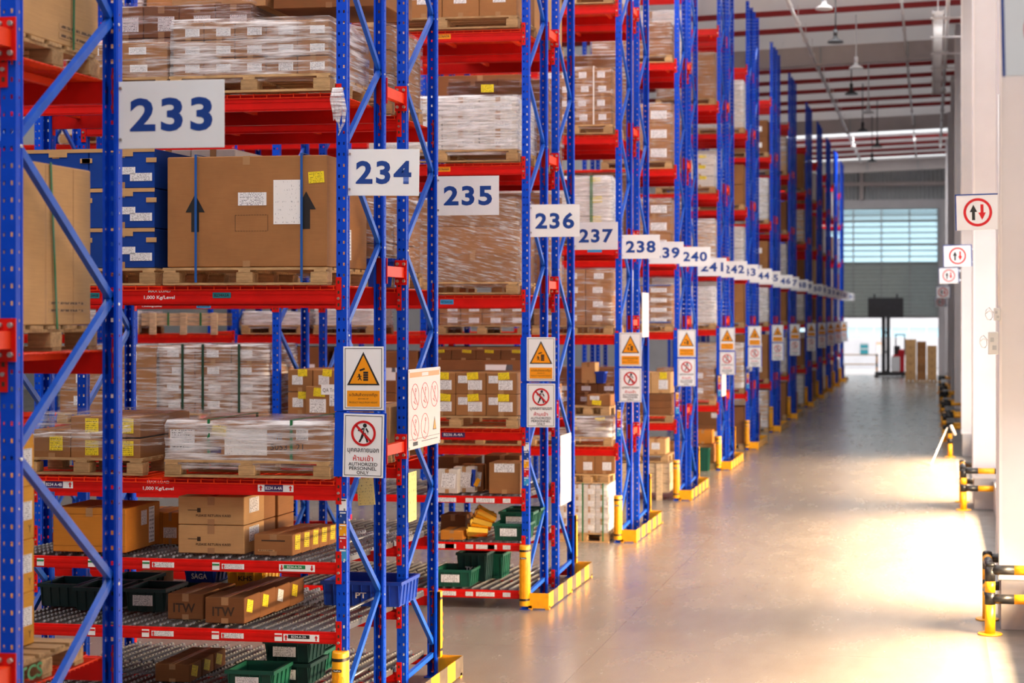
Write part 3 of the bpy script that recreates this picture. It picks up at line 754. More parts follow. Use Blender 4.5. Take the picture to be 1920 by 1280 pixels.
# services
def pipe(name, x, z, y0, y1, r, mat, lab, cat, seg=2.9, sx=0):
    t = thing(name, (x, y0, z), lab, cat)
    b = MB(); b.tube([(0, 0, 0), (sx, y1-y0, 0)], r, 8); obj('pipe', b.mesh('pipe', mat), t)
    b = MB(); y = 1.0
    while y < y1-y0:
        b.tube([(sx*y/(y1-y0), y-.05, 0), (sx*y/(y1-y0), y+.05, 0)], r*1.7, 8); b.bar((sx*y/(y1-y0), y, r), (sx*y/(y1-y0), y, ROOF(x)-z-.05), .02, .02); y += seg
    obj('hanger', b.mesh('hanger', 'edge'), t)
pipe('ceiling_pipe', -3.75, 11.75, 30, 92, .05, 'pipe', 'white pipe run under the roof left of the hanging lamps', 'pipe')
pipe('ceiling_pipe', -.80, 12.0, 30, 92, .035, 'pipe', 'thin white conduit under the roof right of the hanging lamps', 'pipe')
pipe('wall_pipe', .42, 11.3, 30, 80, .05, 'pipe', 'thick white pipe run high along the right wall', 'pipe', 2.9)
t = thing('cable_ladder', (.18, 44, 11.2), 'pale cable ladder tray high beside the right wall pipe', 'cable tray')
b = MB()
for sx in (-.14, .14): b.box(sx-.015, sx+.015, 0, 16, -.05, .05)
obj('side_rail', b.mesh('side_rail', 'pipe'), t)
b = MB()
for k in range(54): b.box(-.14, .14, k*.3, k*.3+.05, -.02, .02)
obj('rungs', b.mesh('rungs', 'pipe'), t)
b = MB()
for k in range(6): b.box(-.2, .9, k*3+.5, k*3+.58, -.09, -.05); b.bar((0, k*3+.54, 0), (0, k*3+.54, 1.1), .02, .02)
obj('support_arm', b.mesh('support_arm', 'edge'), t)
for k, (x, y, z, mt) in enumerate(((-2.6, 41.8, 10.95, 'lampw'), (-2.6, 46.8, 10.93, 'lampdk'), (-2.2, 50.6, 10.75, 'lampw'), (-2.6, 56.2, 10.72, 'lampdk'), (-2.2, 60.5, 10.6, 'lampw'), (-2.6, 65.5, 10.5, 'lampdk'), (-2.2, 70.5, 10.4, 'lampdk'), (-2.6, 76, 10.3, 'lampdk'))):
    c = 'white' if mt == 'lampw' else 'dark'
    t = thing('pendant_lamp', (x, y, z), f'{c} unlit pendant lamp on a long rod, {ORD[k]} from the camera', 'lamp', 'pendant lamps under the roof')
    b = MB(); b.tube([(0, 0, .0), (0, 0, .05), (0, 0, .12), (0, 0, .2)], [.22, .2, .07, .05], 16); obj('shade', b.mesh('shade', mt), t)
    b = MB(); b.tube([(0, 0, .2), (0, 0, .36)], .06, 10); obj('ballast', b.mesh('ballast', mt), t)
    b = MB(); b.tube([(0, 0, .36), (0, 0, ROOF(x)-z-.02)], .022, 6); obj('rod', b.mesh('rod', mt), t)
# two-way traffic signs on the wall columns
def twoway(k, y, x0, w, h, zc, lab):
    t = thing('two_way_sign', (x0, y, zc), lab, 'sign', 'two way traffic signs along the right wall', (0, R(-1.2), 0))
    b = MB(); b.bbox(0, w, -.006, 0, -h/2, h/2, .002); obj('panel', b.mesh('panel', 'signw'), t)
    b = MB(); b.box(-.006, .006, -.008, .004, -h/2, h/2); b.box(w-.012, w+.008, -.009, .01, -h/2, h/2); b.box(-.006, w, -.008, .002, h/2-.006, h/2+.008); obj('edge_strip', b.mesh('edge_strip', 'numblue'), t)
    c = w*.5; b = MB(); b.ring(c, 0, h*.325, h*.40, -.0075, -.006, 0, 44); obj('ring', b.mesh('ring', 'signred'), t)
    arrow(t, c-h*.12, -.0062, 0, h*.44, 'ink', True, 'up_arrow', .24); arrow(t, c+h*.12, -.0062, 0, h*.44, 'signred', False, 'down_arrow', .24)
    b = MB(); b.bar((w, .003, -h*.3), (w+.06, .02, -h*.3), .02, .03); b.bar((w, .003, h*.3), (w+.06, .02, h*.3), .02, .03); obj('bracket', b.mesh('bracket', 'steel'), t)
twoway(0, COLS[0], .295, .47, .375, 4.575, 'large white sign cut off at the upper right corner')
twoway(1, COLS[1], .265, .47, .385, 4.52, 'nearest full two way traffic sign with red ring and arrows')
twoway(2, COLS[2], .215, .49, .375, 4.46, 'two way traffic sign, second full one from the camera')
twoway(3, COLS[3], .19, .47, .38, 4.39, 'two way traffic sign, third full one from the camera')
twoway(4, COLS[4], .15, .43, .37, 4.15, 'blurred two way traffic sign, fourth full one from the camera')
twoway(5, COLS[5], .14, .43, .37, 3.95, 'blurred two way traffic sign, furthest along the right wall')
# switch boxes on the first column
for px, y0, y1, lab, w in ((1867, 577, 601, 'small grey switch box on the column edge below the nearest traffic sign', .07), (1862, 622, 664, 'larger grey socket box with looped cable on the column edge', .11)):
    Y = COLS[1]-.004; x = .74-w+.035
    t = thing('switch_box', (x, Y, (ZP(y0, .7, Y)+ZP(y1, .7, Y))/2), lab, 'electrical box')
    h = (ZP(y0, .7, Y)-ZP(y1, .7, Y))/2
    b = MB(); b.bbox(-w/2, w/2, -.05, .0, -h, h, .006); obj('body', b.mesh('body', 'elec'), t)
    b = MB(); b.box(-w*.3, w*.05, -.054, -.05, h*.1, h*.5); b.box(-w*.1, w*.3, -.054, -.05, -h*.6, -h*.2); obj('socket', b.mesh('socket', 'corr'), t)
    b = MB(); pts = [(-w/2, -.02, h*.2)]+[(-w/2-.05-.04*math.sin(k*.9), -.02, h*.2+.06*math.cos(k*.9)-.02*k/4) for k in range(9)]
    b.tube(pts, .005, 6); obj('cable', b.mesh('cable', 'elec'), t)
b = MB(); b.tube([(0, 0, 0), (0, 0, 2.4)], .012, 8)
t = thing('wall_conduit', (.725, COLS[1]-.015, 3.4), 'thin pale conduit running up the column edge to the traffic sign', 'conduit'); obj('tube', b.mesh('tube', 'edge'), t)
# striped pipe barriers round the wall columns
def striped(b, p, q, r, cuts, first):
    p, q = Vector(p), Vector(q); m_ = first
    for a, c in zip(cuts[:-1], cuts[1:]):
        b.tube([p.lerp(q, a), p.lerp(q, c)], r, 14, m_); m_ = 1-m_
def barrier(x, y, L, lab, far=True, rails=True):
    t = thing('pipe_barrier', (x, y, 0), lab, 'barrier', 'yellow and black pipe barriers')
    H, r = .76, .056
    for k, yy in enumerate((0, L) if far else (0,)):
        b = MB(); striped(b, (0, yy, 0), (0, yy, H-.03), r, [0, .44, .62, .78, 1], 0); b.tube([(0, yy, H-.03), (0, yy, H), (0, yy, H+.012)], [r*1.02, r*.9, r*.4], 14, 1)
        p = obj('post', b.mesh('post', ['yellow', 'black']), t)
        b = MB(); b.tube([(0, yy, 0), (0, yy, .014)], .13, 24); obj('base_flange', b.mesh('base_flange', 'yellow'), p)
        for z in (.69, .38):
            if not rails: break
            b = MB(); striped(b, (0, yy, z), (.74, yy, z), r*.93, [0, .34, .72, 1], 1); obj('rail', b.mesh('rail', ['yellow', 'black']), t)
    if far:
        for z in (.69, .38):
            b = MB(); striped(b, (0, 0, z), (0, L, z), r*.93, [0, .2, .7, 1], 0); obj('side_rail', b.mesh('side_rail', ['yellow', 'black']), t)
barrier(.62, 18.42, .9, 'yellow and black pipe barrier nearest the camera around the first column foot')
barrier(.56, 30.2, 1.3, 'yellow and black pipe barrier around the second column foot')
barrier(.45, 41.6, 1.2, 'lone striped barrier post before the third column', False, False)
for k, y in enumerate((46.8, 53.2, 60.5, 65.0, 76.0)):
    barrier(.36, y, 1.3, f'small distant striped barrier by the right wall, {ORD[k]} beyond the lone post')
t = thing('leaning_rod', (.30, 40.2, .22), 'white rods leaning on the lone striped barrier post', 'rod')
b = MB(); b.tube([(-.30, -1.0, -.20), (.08, 1.25, .50)], .016, 8); obj('rod', b.mesh('rod', 'strapw'), t)
b = MB(); b.tube([(.27, 1.3, .32), (.17, 1.25, .56)], .035, 10); obj('rod', b.mesh('rod', 'strapw'), t)
# reach truck at the far doorway
Yt = 97.0; X0 = XP(1661, Yt)
t = thing('reach_truck', (X0, Yt, 0), 'red reach truck with tall dark mast parked at the far doorway', 'forklift')
b = MB()
for sx in (-.13, .13): b.box(sx-.11, sx+.11, -.08, .10, .1, 3.55)
for z in (.3, 1.4, 2.5, 3.5): b.box(-.13, .13, -.05, .05, z-.05, z+.05)
obj('mast', b.mesh('mast', 'lampdk'), t)
b = MB(); b.bbox(.38, 1.05, -.5, .9, .25, 1.25, .06, 0); b.bbox(.72, 1.05, -.5, .9, 1.1, 1.55, .05, 0); obj('body', b.mesh('body', 'truckred'), t)
b = MB(); b.bbox(.3, .8, -.53, -.48, .3, 1.15, .02); obj('panel', b.mesh('panel', 'signw'), t)
b = MB(); b.box(-.6, 1.1, -.55, .9, .06, .28); b.box(-.62, -.4, -1.2, .2, .03, .14); obj('chassis', b.mesh('chassis', 'lampdk'), t)
b = MB()
for sx in (-.5, .95): b.tube([(sx-.06, -.3, .14), (sx+.06, -.3, .14)], .14, 16)
obj('wheel', b.mesh('wheel', 'black'), t)
b = MB()
for sx, y in ((.55, -.3), (1.05, -.3), (.55, .8), (1.05, .8)): b.bar((sx, y, 1.2), (sx*1.0, y, 2.35), .05, .05)
b.box(.5, 1.1, -.35, .85, 2.35, 2.42); obj('overhead_guard', b.mesh('overhead_guard', 'lampdk'), t)
b = MB(); b.bbox(.45, .8, .1, .5, 1.2, 1.75, .05); obj('seat', b.mesh('seat', 'lampdk'), t)
# striped rail by the doorway
t = thing('door_rail', (XP(1644, 98.6), 98.6, 0), 'thin yellow guard rail with striped post across the far doorway', 'rail')
b = MB(); striped(b, (0, 0, 0), (0, 0, 1.25), .06, [0, .4, .55, .9, 1], 0); obj('post', b.mesh('post', ['yellow', 'black']), t)
for z in (1.2, .65):
    b = MB(); b.tube([(0, 0, z), (-2.6, 0, z)], .03, 8); obj('rail', b.mesh('rail', 'ybin'), t)

# ================================================================== GOODS
def rnd(a, c): return random.uniform(a, c)
def carton_mesh(w, d, h, mat, flaps=False):
    w, d, h = round(w, 2), round(d, 2), round(h, 2)
    def make():
        b = MB(); b.bbox(-w/2, w/2, 0, d, 0, h, min(.006, h*.05))
        tw = min(.03, w*.09)
        b.box(-tw, tw, -.0012, d+.0012, h-.001, h+.0012, 1)                       # tape along the top seam
        b.box(-tw, tw, -.0014, 0, h-min(.07, h*.3), h, 1); b.box(-tw, tw, -.0014, 0, 0, min(.05, h*.2), 1)
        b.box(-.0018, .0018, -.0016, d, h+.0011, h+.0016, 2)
        if flaps:
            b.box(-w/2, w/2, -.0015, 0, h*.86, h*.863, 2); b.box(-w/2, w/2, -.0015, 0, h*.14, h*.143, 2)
        return b.mesh('carton', [mat, 'tape', 'seam'])
    return cached(('c', w, d, h, mat, flaps), make)
def sticker_mesh(w, h, mat, face='f'):
    w, h = round(w, 3), round(h, 3)
    return cached(('s', w, h, mat), lambda: MB().box(-w/2, w/2, -.0018, 0, -h/2, h/2).mesh('sticker', mat))
def sticker(c, x, z, w, h, mat='label', y=-.0008, tilt=0.0, side=None, name=None):
    nm = name or {'label': 'white_label', 'ylabel': 'yellow_label', 'sheet': 'paper_sheet'}.get(mat, 'label')
    if side is None: return obj(nm, sticker_mesh(w, h, mat), c, (x, y, z), (0, tilt, 0))
    return obj(nm, sticker_mesh(w, h, mat), c, (side+.0008, x, z), (0, tilt, math.pi/2))
def carton(x, y, z, w, d, h, mat, lab, group=None, stick=(), flaps=False, rot=0.0, cat='box', name='carton'):
    c = obj(name, carton_mesh(w, d, h, mat, flaps), None, (x, y, z), (0, 0, rot))
    tag(c, lab, cat, group)
    for s in stick: sticker(c, *s)
    return c
def pallet(x0, x1, y0, d, z, lab, mat='wood', h=.14):
    w = round(x1-x0, 2); d = round(d, 2)
    t = thing('pallet', ((x0+x1)/2, y0, z), lab, 'pallet', 'wooden pallets on the racks')
    def top():
        b = MB(); n = max(4, int(d/.16))
        for k in range(n):
            a = k*d/n; b.box(-w/2, w/2, a, a+d/n*.72, h-.02, h)
        for sx in (-1, 0, 1): b.box(sx*(w/2-.06)-.05, sx*(w/2-.06)+.05, 0, d, h-.038, h-.02)
        return b.mesh('top_deck', mat)
    def bot():
        b = MB()
        for a in (0, d/2-.05, d-.1): b.box(-w/2, w/2, a, a+.1, 0, .018)
        return b.mesh('bottom_boards', mat)
    obj('top_deck', cached(('pt', w, d, mat, h), top), t); obj('bottom_boards', cached(('pb', w, d, mat, h), bot), t)
    me = cached(('pk', mat, h), lambda: MB().bbox(-.07, .07, 0, .12, .018, h-.038, .004).mesh('block', mat))
    for sx in (-1, 0, 1):
        for a in (0, d/2-.06, d-.12): obj('block', me, t, (sx*(w/2-.07), a, 0))
    return t
def film(x0, x1, y0, y1, z0, z1, lab, mat='film', amp=.012, skew=.0):
    """stretch film: a wrinkled skin round the load, closed over the top"""
    b = MB(); nz = 10; per = []
    w, d = x1-x0, y1-y0; ns = max(6, int(w/.09)); nd = max(4, int(d/.14))
    for k in range(ns): per.append((k/ns*w, 0))
    for k in range(nd): per.append((w, k/nd*d))
    for k in range(ns): per.append((w-k/ns*w, d))
    for k in range(nd): per.append((0, d-k/nd*d))
    n = len(per); cx, cy = w/2, d/2
    for r in range(nz+1):
        t = r/nz
        for q, (px, py) in enumerate(per):
            dx, dy = px-cx, py-cy; s = 1+(.004 if 0 < r < nz else -.02)
            j = rnd(-amp, amp)*.5+amp*.6
            ux, uy = (0, math.copysign(1, dy)) if abs(dx)/w < abs(dy)/d else (math.copysign(1, dx), 0)
            b.v.append((x0+cx+dx*s+ux*j, y0+cy+dy*s+uy*j, z0+(z1-z0)*t+rnd(-.01, .01)*(0 < r < nz)+(.012 if r == nz else 0)))
    for r in range(nz):
        for q in range(n):
            q2 = (q+1) % n; b.f.append((r*n+q, r*n+q2, (r+1)*n+q2, (r+1)*n+q)); b.mi.append(0); b.sm.append(True)
    b.f.append(tuple(nz*n+q for q in range(n))); b.mi.append(0); b.sm.append(False)
    o = obj('stretch_film', b.mesh('stretch_film', mat)); tag(o, lab, 'stretch film', 'stretch film round pallet loads'); return o
def strap(x, y0, y1, z0, z1, mat, lab, w=.014):
    b = MB(); e = .018
    b.box(-w/2, w/2, -e-.003, -e, z0, z1+e); b.box(-w/2, w/2, -e, y1-y0+e, z1+e-.003, z1+e); b.box(-w/2, w/2, y1-y0+e, y1-y0+e+.003, z0, z1+e)
    o = obj('strap', b.mesh('strap', mat), None, (x, y0, 0)); tag(o, lab, 'strap', 'packing straps')
TIER = {1: [''], 2: ['bottom tier', 'top tier'], 3: ['bottom tier', 'middle tier', 'top tier'], 4: ['bottom tier', 'second tier up', 'third tier up', 'top tier'],
        5: ['bottom tier', 'second tier up', 'middle tier', 'fourth tier up', 'top tier']}
MATN = {'kraft': 'brown', 'brown': 'dark brown', 'tan': 'tan', 'gold': 'golden', 'rust': 'orange brown', 'white': 'whitish', 'bluebox': 'blue'}
PILE = MB(); PM = ['kraft', 'brown', 'tan', 'white', 'label', 'tape']
def stack(x0, x1, y, d, z0, z1, nx, nz, mat, where, labels='w', rows=1, gap=.006, skip=(), grp=None, far=False):
    """grid of cartons, each a thing of its own"""
    w, h = (x1-x0)/nx, (z1-z0)/nz; dd = d/rows
    if far:
        for k in range(nz):
            for i in range(nx):
                a = x0+w*i; c_ = z0+k*h; PILE.bbox(a, a+w-gap, y, y+d-gap, c_, c_+h-.004, .005, PM.index(mat))
                PILE.box(a+w*.47, a+w*.53, y-.0015, y+.001, c_+h*.7, c_+h-.004, 5)
                if labels: PILE.box(a+w*.56, a+w*.86, y-.002, y, c_+h*.3, c_+h*.6, 4)
        return
    for k in range(nz):
        for i in range(nx):
            if (i, k) in skip: continue
            for q in range(rows):
                if q and not (i == nx-1 or k == nz-1): continue
                col = '' if nx == 1 else ('left one' if i == 0 else 'right one') if nx == 2 else f'{ORD[i]} from left'
                bits = ', '.join(x for x in (col, TIER[nz][k], 'rear' if q else '') if x)
                st = []
                if q == 0:
                    lw, lh = min(.15, w*.42), min(.12, h*.42)
                    if 'w' in labels: st.append((rnd(-.06, .1)*w-.05*w, h*.52, lw, lh, 'label'))
                    if 'W' in labels: st.append((w*.14, h*.42, w*.46, h*.44, 'label'))
                    if 'y' in labels: st.append((rnd(-.02, .02)+w*.1, h*.84, min(.16, w*.36), min(.13, h*.32), 'ylabel', -.003, rnd(-.1, .1)))
                    if 's' in labels: st.append((-w*.26, h*.68, w*.3, h*.34, 'label'))
                carton(x0+w*(i+.5), y+q*dd, z0+k*h, w-gap, dd-gap, h-.004, mat, f'{MATN[mat]} carton, {bits}{", " if bits else ""}{where}', grp or 'cartons in the ' + where, st)
def P(n, px, pz=None): return XP(px, F[n])
def load(n, z, px0, px1, py, nx, nz, mat, where, labels='w', fm=None, pal=True, rows=1, d=.96, dy=-.02, xr=None, ph=.14, skip=(), flat=.0, pmat='wood', far=False):
    y = F[n]+dy; x0, x1 = XP(px0, y), XP(px1, y)
    x1 = min(x1, -4.745) if xr is None else xr
    zt = ZP(py, (x0+x1)/2, y); zb = z+.01
    if pal: pallet(x0-.02, x1+.02, y-.01, d, zb, f'wooden pallet under the {where}', pmat, ph); zb += ph
    stack(x0, x1, y+.02, d-.04, zb+.002, zt, nx, nz, mat, where, labels, rows, skip=skip, far=far)
    if fm: film(x0-.008, x1+.008, y+.008, y+d-.012, zb-.06, zt+.012, f'stretch film wrapped round the {where}', fm)
    return x0, x1, y, zb, zt
Z234 = {1: .30, 2: .885, 3: 1.442, 4: 2.085, 5: 3.644, 6: 5.18, 7: 6.73}
# ---- row 233, seen end-on through its frame
xb = -4.75
def tall(name_lab, y0, y1, z0, z1, mat, w=1.1, pal_lab=None, flaps=True):
    c = carton(xb-w/2, y0, z0, w, y1-y0, z1-z0, mat, name_lab, None, (), flaps); return c
pallet(xb-1.12, xb+.01, 8.2, .92, 3.2, 'wooden pallet under the tall tan carton at row 233')
c = tall('tall plain tan carton behind the diagonal brace of row 233', 8.2, 9.06, 3.342, 4.22, 'tan')
for dy_ in (.36, .66): obj('fold_shade', MB().box(-.001, .0012, -.002, .002, 0, .86).mesh('fold_shade', 'tape'), c, (.55, dy_, .01))  # shade of the carton folds drawn as thin darker lines
strap(xb-.3, 8.2, 9.06, 3.34, 4.22, 'strapg', 'green strap over the tall tan carton at row 233')
b = MB(); b.bar((0, 8.60, 4.23), (.006, 8.66, 3.32), .004, .016, 0, (0, 1, 0)); o = obj('strap', b.mesh('strap', 'strapg'), None, (xb+.008, 0, 0)); tag(o, 'green strap hanging down the face of the tall tan carton', 'strap', 'packing straps')
for zq in (.08, .12): obj('faint_print', sticker_mesh(.42, .026, 'fprint'), c, (.5505, .60, zq), (0, 0, math.pi/2))
pallet(xb-1.12, xb+.01, 8.2, .95, 4.75, 'wooden pallet under the tan carton at the top left')
c = tall('large tan carton at the top left behind the upright of row 233', 8.2, 9.15, 4.892, 5.75, 'tan')
for zq in (.05, .10): obj('faint_print', sticker_mesh(.40, .032, 'fprint'), c, (.5505, .70, zq), (0, 0, math.pi/2))
b = MB(); b.bar((.0, 8.86, 5.76), (.006, 8.84, 4.88), .004, .016, 0, (0, 1, 0)); o = obj('strap', b.mesh('strap', 'strapg'), None, (xb+.008, 0, 0)); tag(o, 'green strap on the large tan carton at the top left', 'strap', 'packing straps')
pallet(xb-1.12, xb+.03, 8.12, .80, 1.44, 'pale wooden pallet under the golden carton stack at the left edge')
letter('TCS', thing('pallet_mark', (xb+.032, 8.35, 1.50), 'green stencilled letters on the pale pallet stringer', 'marking'), 0, 0, 0, .24, .08, 'lgreen', .02, False, 'lettering', (0, 0, math.pi/2))
for k in range(4):
    c = carton(xb-.45, 8.2, 1.584+k*.29, .6, .51, .286, 'gold', f'golden carton with white label at the left edge, {TIER[4][k]} of its stack', 'golden cartons at the left edge', (), True)
    sticker(c, .40, .16, .16, .10, 'label', side=.3); letter('Y', c, .3012, .46, .06, .03, .04, 'print', 0, False, 'fragile_mark', (0, 0, math.pi/2))
# ---- row 234, deck levels
load(234, Z234[6], 322, 628, 38, 5, 3, 'kraft', 'wrapped load right above sign 233', 'W', 'film2')
load(234, Z234[6], 120, 312, 80, 2, 2, 'kraft', 'small load left above sign 233', 'w', 'film')
x0, x1 = XP(315, F[234]), -4.76; zc = Z234[5]
pallet(x0-.03, x1+.01, F[234]-.03, 1.0, zc, 'wooden pallet under the huge brown carton')
zt = ZP(293, (x0+x1)/2, F[234]); W = x1-x0; H = zt-zc-.145
c = carton((x0+x1)/2, F[234]-.01, zc+.145, W, .97, H, 'kraft', 'huge brown carton with black arrows and blue straps under the 233 sign level', None, (), False)
px = lambda p, yy: XP(p, F[234])-(x0+x1)/2
hz = lambda p: ZP(p, -5.4, F[234])-zc-.145
for pcx, pyt, pyb, nm in ((367, 363, 434, 'up_arrow'), (575, 360, 430, 'up_arrow')):
    hh = hz(pyt)-hz(pyb); arrow(c, px(pcx, 0), -.0012, (hz(pyt)+hz(pyb))/2, hh, 'ink', True, nm, .27)
sticker(c, px(541, 0), (hz(337)+hz(422))/2, .245, .355, 'sheet'); sticker(c, px(474, 0), hz(373), .24, .105, 'label'); sticker(c, px(594, 0), hz(334), .13, .09, 'ylabel', -.001, -.06)
b = MB()
for (a, e) in ((442, 503),):
    for za, zb_ in ((hz(403), hz(433)),):
        for i in range(12):
            t0 = px(a, 0)+(px(e, 0)-px(a, 0))*i/12; b.box(t0, t0+.012, -.0012, 0, za-.002, za+.001); b.box(t0, t0+.012, -.0012, 0, zb_-.002, zb_+.001)
        for s in (a, e): b.box(px(s, 0)-.0015, px(s, 0)+.0015, -.0012, 0, zb_, za)
obj('dashed_box', b.mesh('dashed_box', 'print'), c)
sticker(c, .50, hz(455), .15, .25, 'label', side=W/2)
strap(XP(370, F[234]), F[234]-.012, F[234]+.96, zc+.02, zt, 'strapb', 'left blue strap round the huge brown carton', .02)
strap(XP(568, F[234]), F[234]-.012, F[234]+.96, zc+.02, zt, 'strapb', 'right blue strap round the huge brown carton', .02)
# blue cartons, three tiers, pale rims
x0, x1 = XP(40, F[234]), XP(287, F[234]); pallet(x0-.02, x1+.02, F[234], .98, zc, 'wooden pallet under the blue cartons')
zt = ZP(278, -6.5, F[234]); hh = (zt-zc-.14)/3
for k in range(3):
    for i in range(2):
        w = (x1-x0)/2; side = 'left' if i == 0 else 'right'
        c = carton(x0+w*(i+.5), F[234]+.03, zc+.142+k*hh, w-.006, .92, hh-.004, 'bluebox', f'blue carton, {side} one, {TIER[3][k]}, beside the huge brown carton', 'blue cartons beside the huge carton',
                   [(.05, hh*.44, .14, .06, 'label'), (.17, hh*.28, .19, .065, 'label')])
        b = MB(); b.box(-w/2, w/2, -.004, 0, hh-.03, hh); 
        for sx in (-.30, .26): b.bbox(sx-.045, sx+.045, -.006, 0, hh*.64, hh*.76, .002)
        b.box(-.06, .10, -.005, 0, hh-.065, hh)
        obj('pale_rim', b.mesh('pale_rim', 'tan'), c)
# level 4
x0, x1, y, zb_, zt = load(234, Z234[4], 313, 624, 793, 1, 1, 'kraft', 'low wrapped load with green straps', '', None, rows=1, d=1.0)
c = [o for o in COL.objects if o.get('label', '').startswith('brown carton, low wrapped')][0]
Wc = x1-x0; hh = zt-zb_
for (p, w, h_, mt, zq) in ((340, .21, .17, 'label', .52), (459, .36, .21, 'sheet', .48), (565, .1, .09, 'label', .7)): sticker(c, XP(p, y)-(x0+x1)/2, hh*zq, w, h_, mt)
sticker(c, XP(409, y)-(x0+x1)/2, hh*.78, .12, .085, 'ylabel', -.004, .1); sticker(c, XP(403, y)-(x0+x1)/2, hh*.26, .09, .05, 'purple', -.001)
b = MB(); b.box(XP(596, y)-(x0+x1)/2, Wc/2, -.002, 0, .02, hh-.05); obj('bare_patch', b.mesh('bare_patch', 'kraft'), c)
for k, pcx in enumerate((521, 560)): letter('5053' if k == 0 else '21', c, XP(pcx, y)-(x0+x1)/2, -.002, hh*.36, .14 if k == 0 else .06, .05, 'ink', 0)
letter('2720', c, XP(513, y)-(x0+x1)/2, -.002, hh*.62, .12, .06, 'sky', 0)
film(x0-.01, x1+.015, y+.005, y+1.0, zb_-.08, zt+.01, 'hazy stretch film round the low load with green straps', 'film2')
for k, pcx in enumerate((391, 546)): strap(XP(pcx, y), y+.02, y+.98, zb_, zt+.01, 'strapg', f'{"left" if k == 0 else "right"} green strap over the low wrapped load', .022)
yL = F[234]+.02
pallet(XP(40, yL), XP(268, yL), yL-.01, .98, Z234[4]+.01, 'wooden pallet under the yellow labelled cartons at row 234')
for (a, c_, p0, p1, bits) in ((62, 130, 808, 866, 'left'), (131, 196, 782, 824, 'upper middle'), (196, 262, 782, 824, 'upper right'), (131, 196, 824, 866, 'lower middle'), (196, 262, 824, 866, 'lower right')):
    w = XP(c_, yL)-XP(a, yL); h_ = (p1-p0)/235
    carton((XP(a, yL)+XP(c_, yL))/2, yL+.01, ZP(p1, -6, yL)+.012, w-.005, .94, h_-.004, 'kraft', f'brown carton with yellow label, {bits} one of the film draped group', 'yellow labelled cartons under drooping film', [(w*.12, h_*.52, .115, .12, 'ylabel')])
film(XP(58, yL), XP(300, yL), yL+.0, yL+.97, Z234[4]+.2, ZP(781, -6, yL)+.01, 'loose stretch film over the yellow labelled cartons', 'film')
b = MB(); pts = []
for k in range(6):
    t = k/5; x = XP(248-178*t, yL); z = ZP(803+22*t+6*math.sin(t*5), -6, yL); b.tube([(x, yL-.05-.02*math.sin(k), z), (XP(248-178*(t+.2), yL), yL-.05, ZP(803+22*(t+.2)+6*math.sin((t+.2)*5), -6, yL))], [.03-.012*t, .03-.012*(t+.2)], 8)
o = obj('film_tail', b.mesh('film_tail', 'film2')); tag(o, 'twisted tail of stretch film across the yellow labelled cartons', 'stretch film')
# ---- row 234 flow levels
def at234(px0, px1, py0, py1, dy, d, lev, mat, lab, st=(), flaps=False, grp=None, base=None):
    y = F[234]+dy; x0, x1 = XP(px0, y), XP(px1, y); z0 = (Z234[lev]+.02-.03*dy) if base is None else base; z1 = ZP(py0, (x0+x1)/2, y)
    return carton((x0+x1)/2, y, z0, x1-x0, d, z1-z0, mat, lab, grp, st, flaps), x1-x0, z1-z0
c, w, h = at234(99, 236, 952, 0, .04, .62, 3, 'rust', 'orange brown carton on the upper roller level left of the near uprights', (), True)
sticker(c, .32, h*.7, .10, .12, 'label', side=w/2); sticker(c, .46, h*.5, .10, .30, 'label', side=w/2)
for px0, px1, py, dy in ((262, 303, 958, .72), (304, 334, 960, .74)):
    c, w, h = at234(px0, px1, py, 0, dy, .4, 3, 'rust', f'small brown carton {"next to" if px0 < 300 else "second right of"} the orange brown carton', [(0, .10, .12, .09, 'label')])
for k in range(2):
    y = F[234]+.14; x0, x1 = XP(334, y), XP(458, y); z0 = Z234[3]+.015+k*.235
    c = carton((x0+x1)/2, y, z0, x1-x0, .42, .232, 'tan', f'flat tan carton marked please return, {"lower" if k == 0 else "upper"} of the pair', 'please return cartons', (), False)
    letter('PLEASE RETURN KASEI', c, .02, -.002, .075, .30, .020, 'print', .01); b = MB(); b.box(-.2, -.1, -.0015, 0, .115, .12); b.box(-.12, -.09, -.0015, 0, .10, .135); obj('printed_mark', b.mesh('printed_mark', 'print'), c)
    sticker(c, .2, .15, .2, .12, 'label', side=(x1-x0)/2)
    for q in range(2):
        y2 = F[234]+.60+.38*q; x2 = XP(490+36*q, y2)
        carton((x2-.2), y2, Z234[3]-.005+k*.235, .36, .36, .232, 'kraft', f'brown carton behind the please return cartons, {"near" if q == 0 else "far"} {"lower" if k == 0 else "upper"} one', 'cartons behind the please return pair', [(.08, .1, .14, .12, 'label')])
for k in range(5):
    y = F[234]+.12+.205*k; x1 = XP(549, F[234]+.12); x0 = XP(476, F[234]+.12)
    c = carton((x0+x1)/2, y, Z234[3]+.014-.006*k, x1-x0, .20, .172-.003*k, 'kraft', f'small brown carton with yellow side label, {ORD[k]} in its lane by the green label', 'small cartons queued on a roller lane')
    sticker(c, .10, .10, .11, .12, 'ylabel', side=(x1-x0)/2, tilt=.1)
    if k == 0: obj('printed_line', sticker_mesh(.14, .014, 'fprint'), c, (-.06, 0, .04)); sticker(c, 0, .12, .2, .01, 'print', name='printed_line')
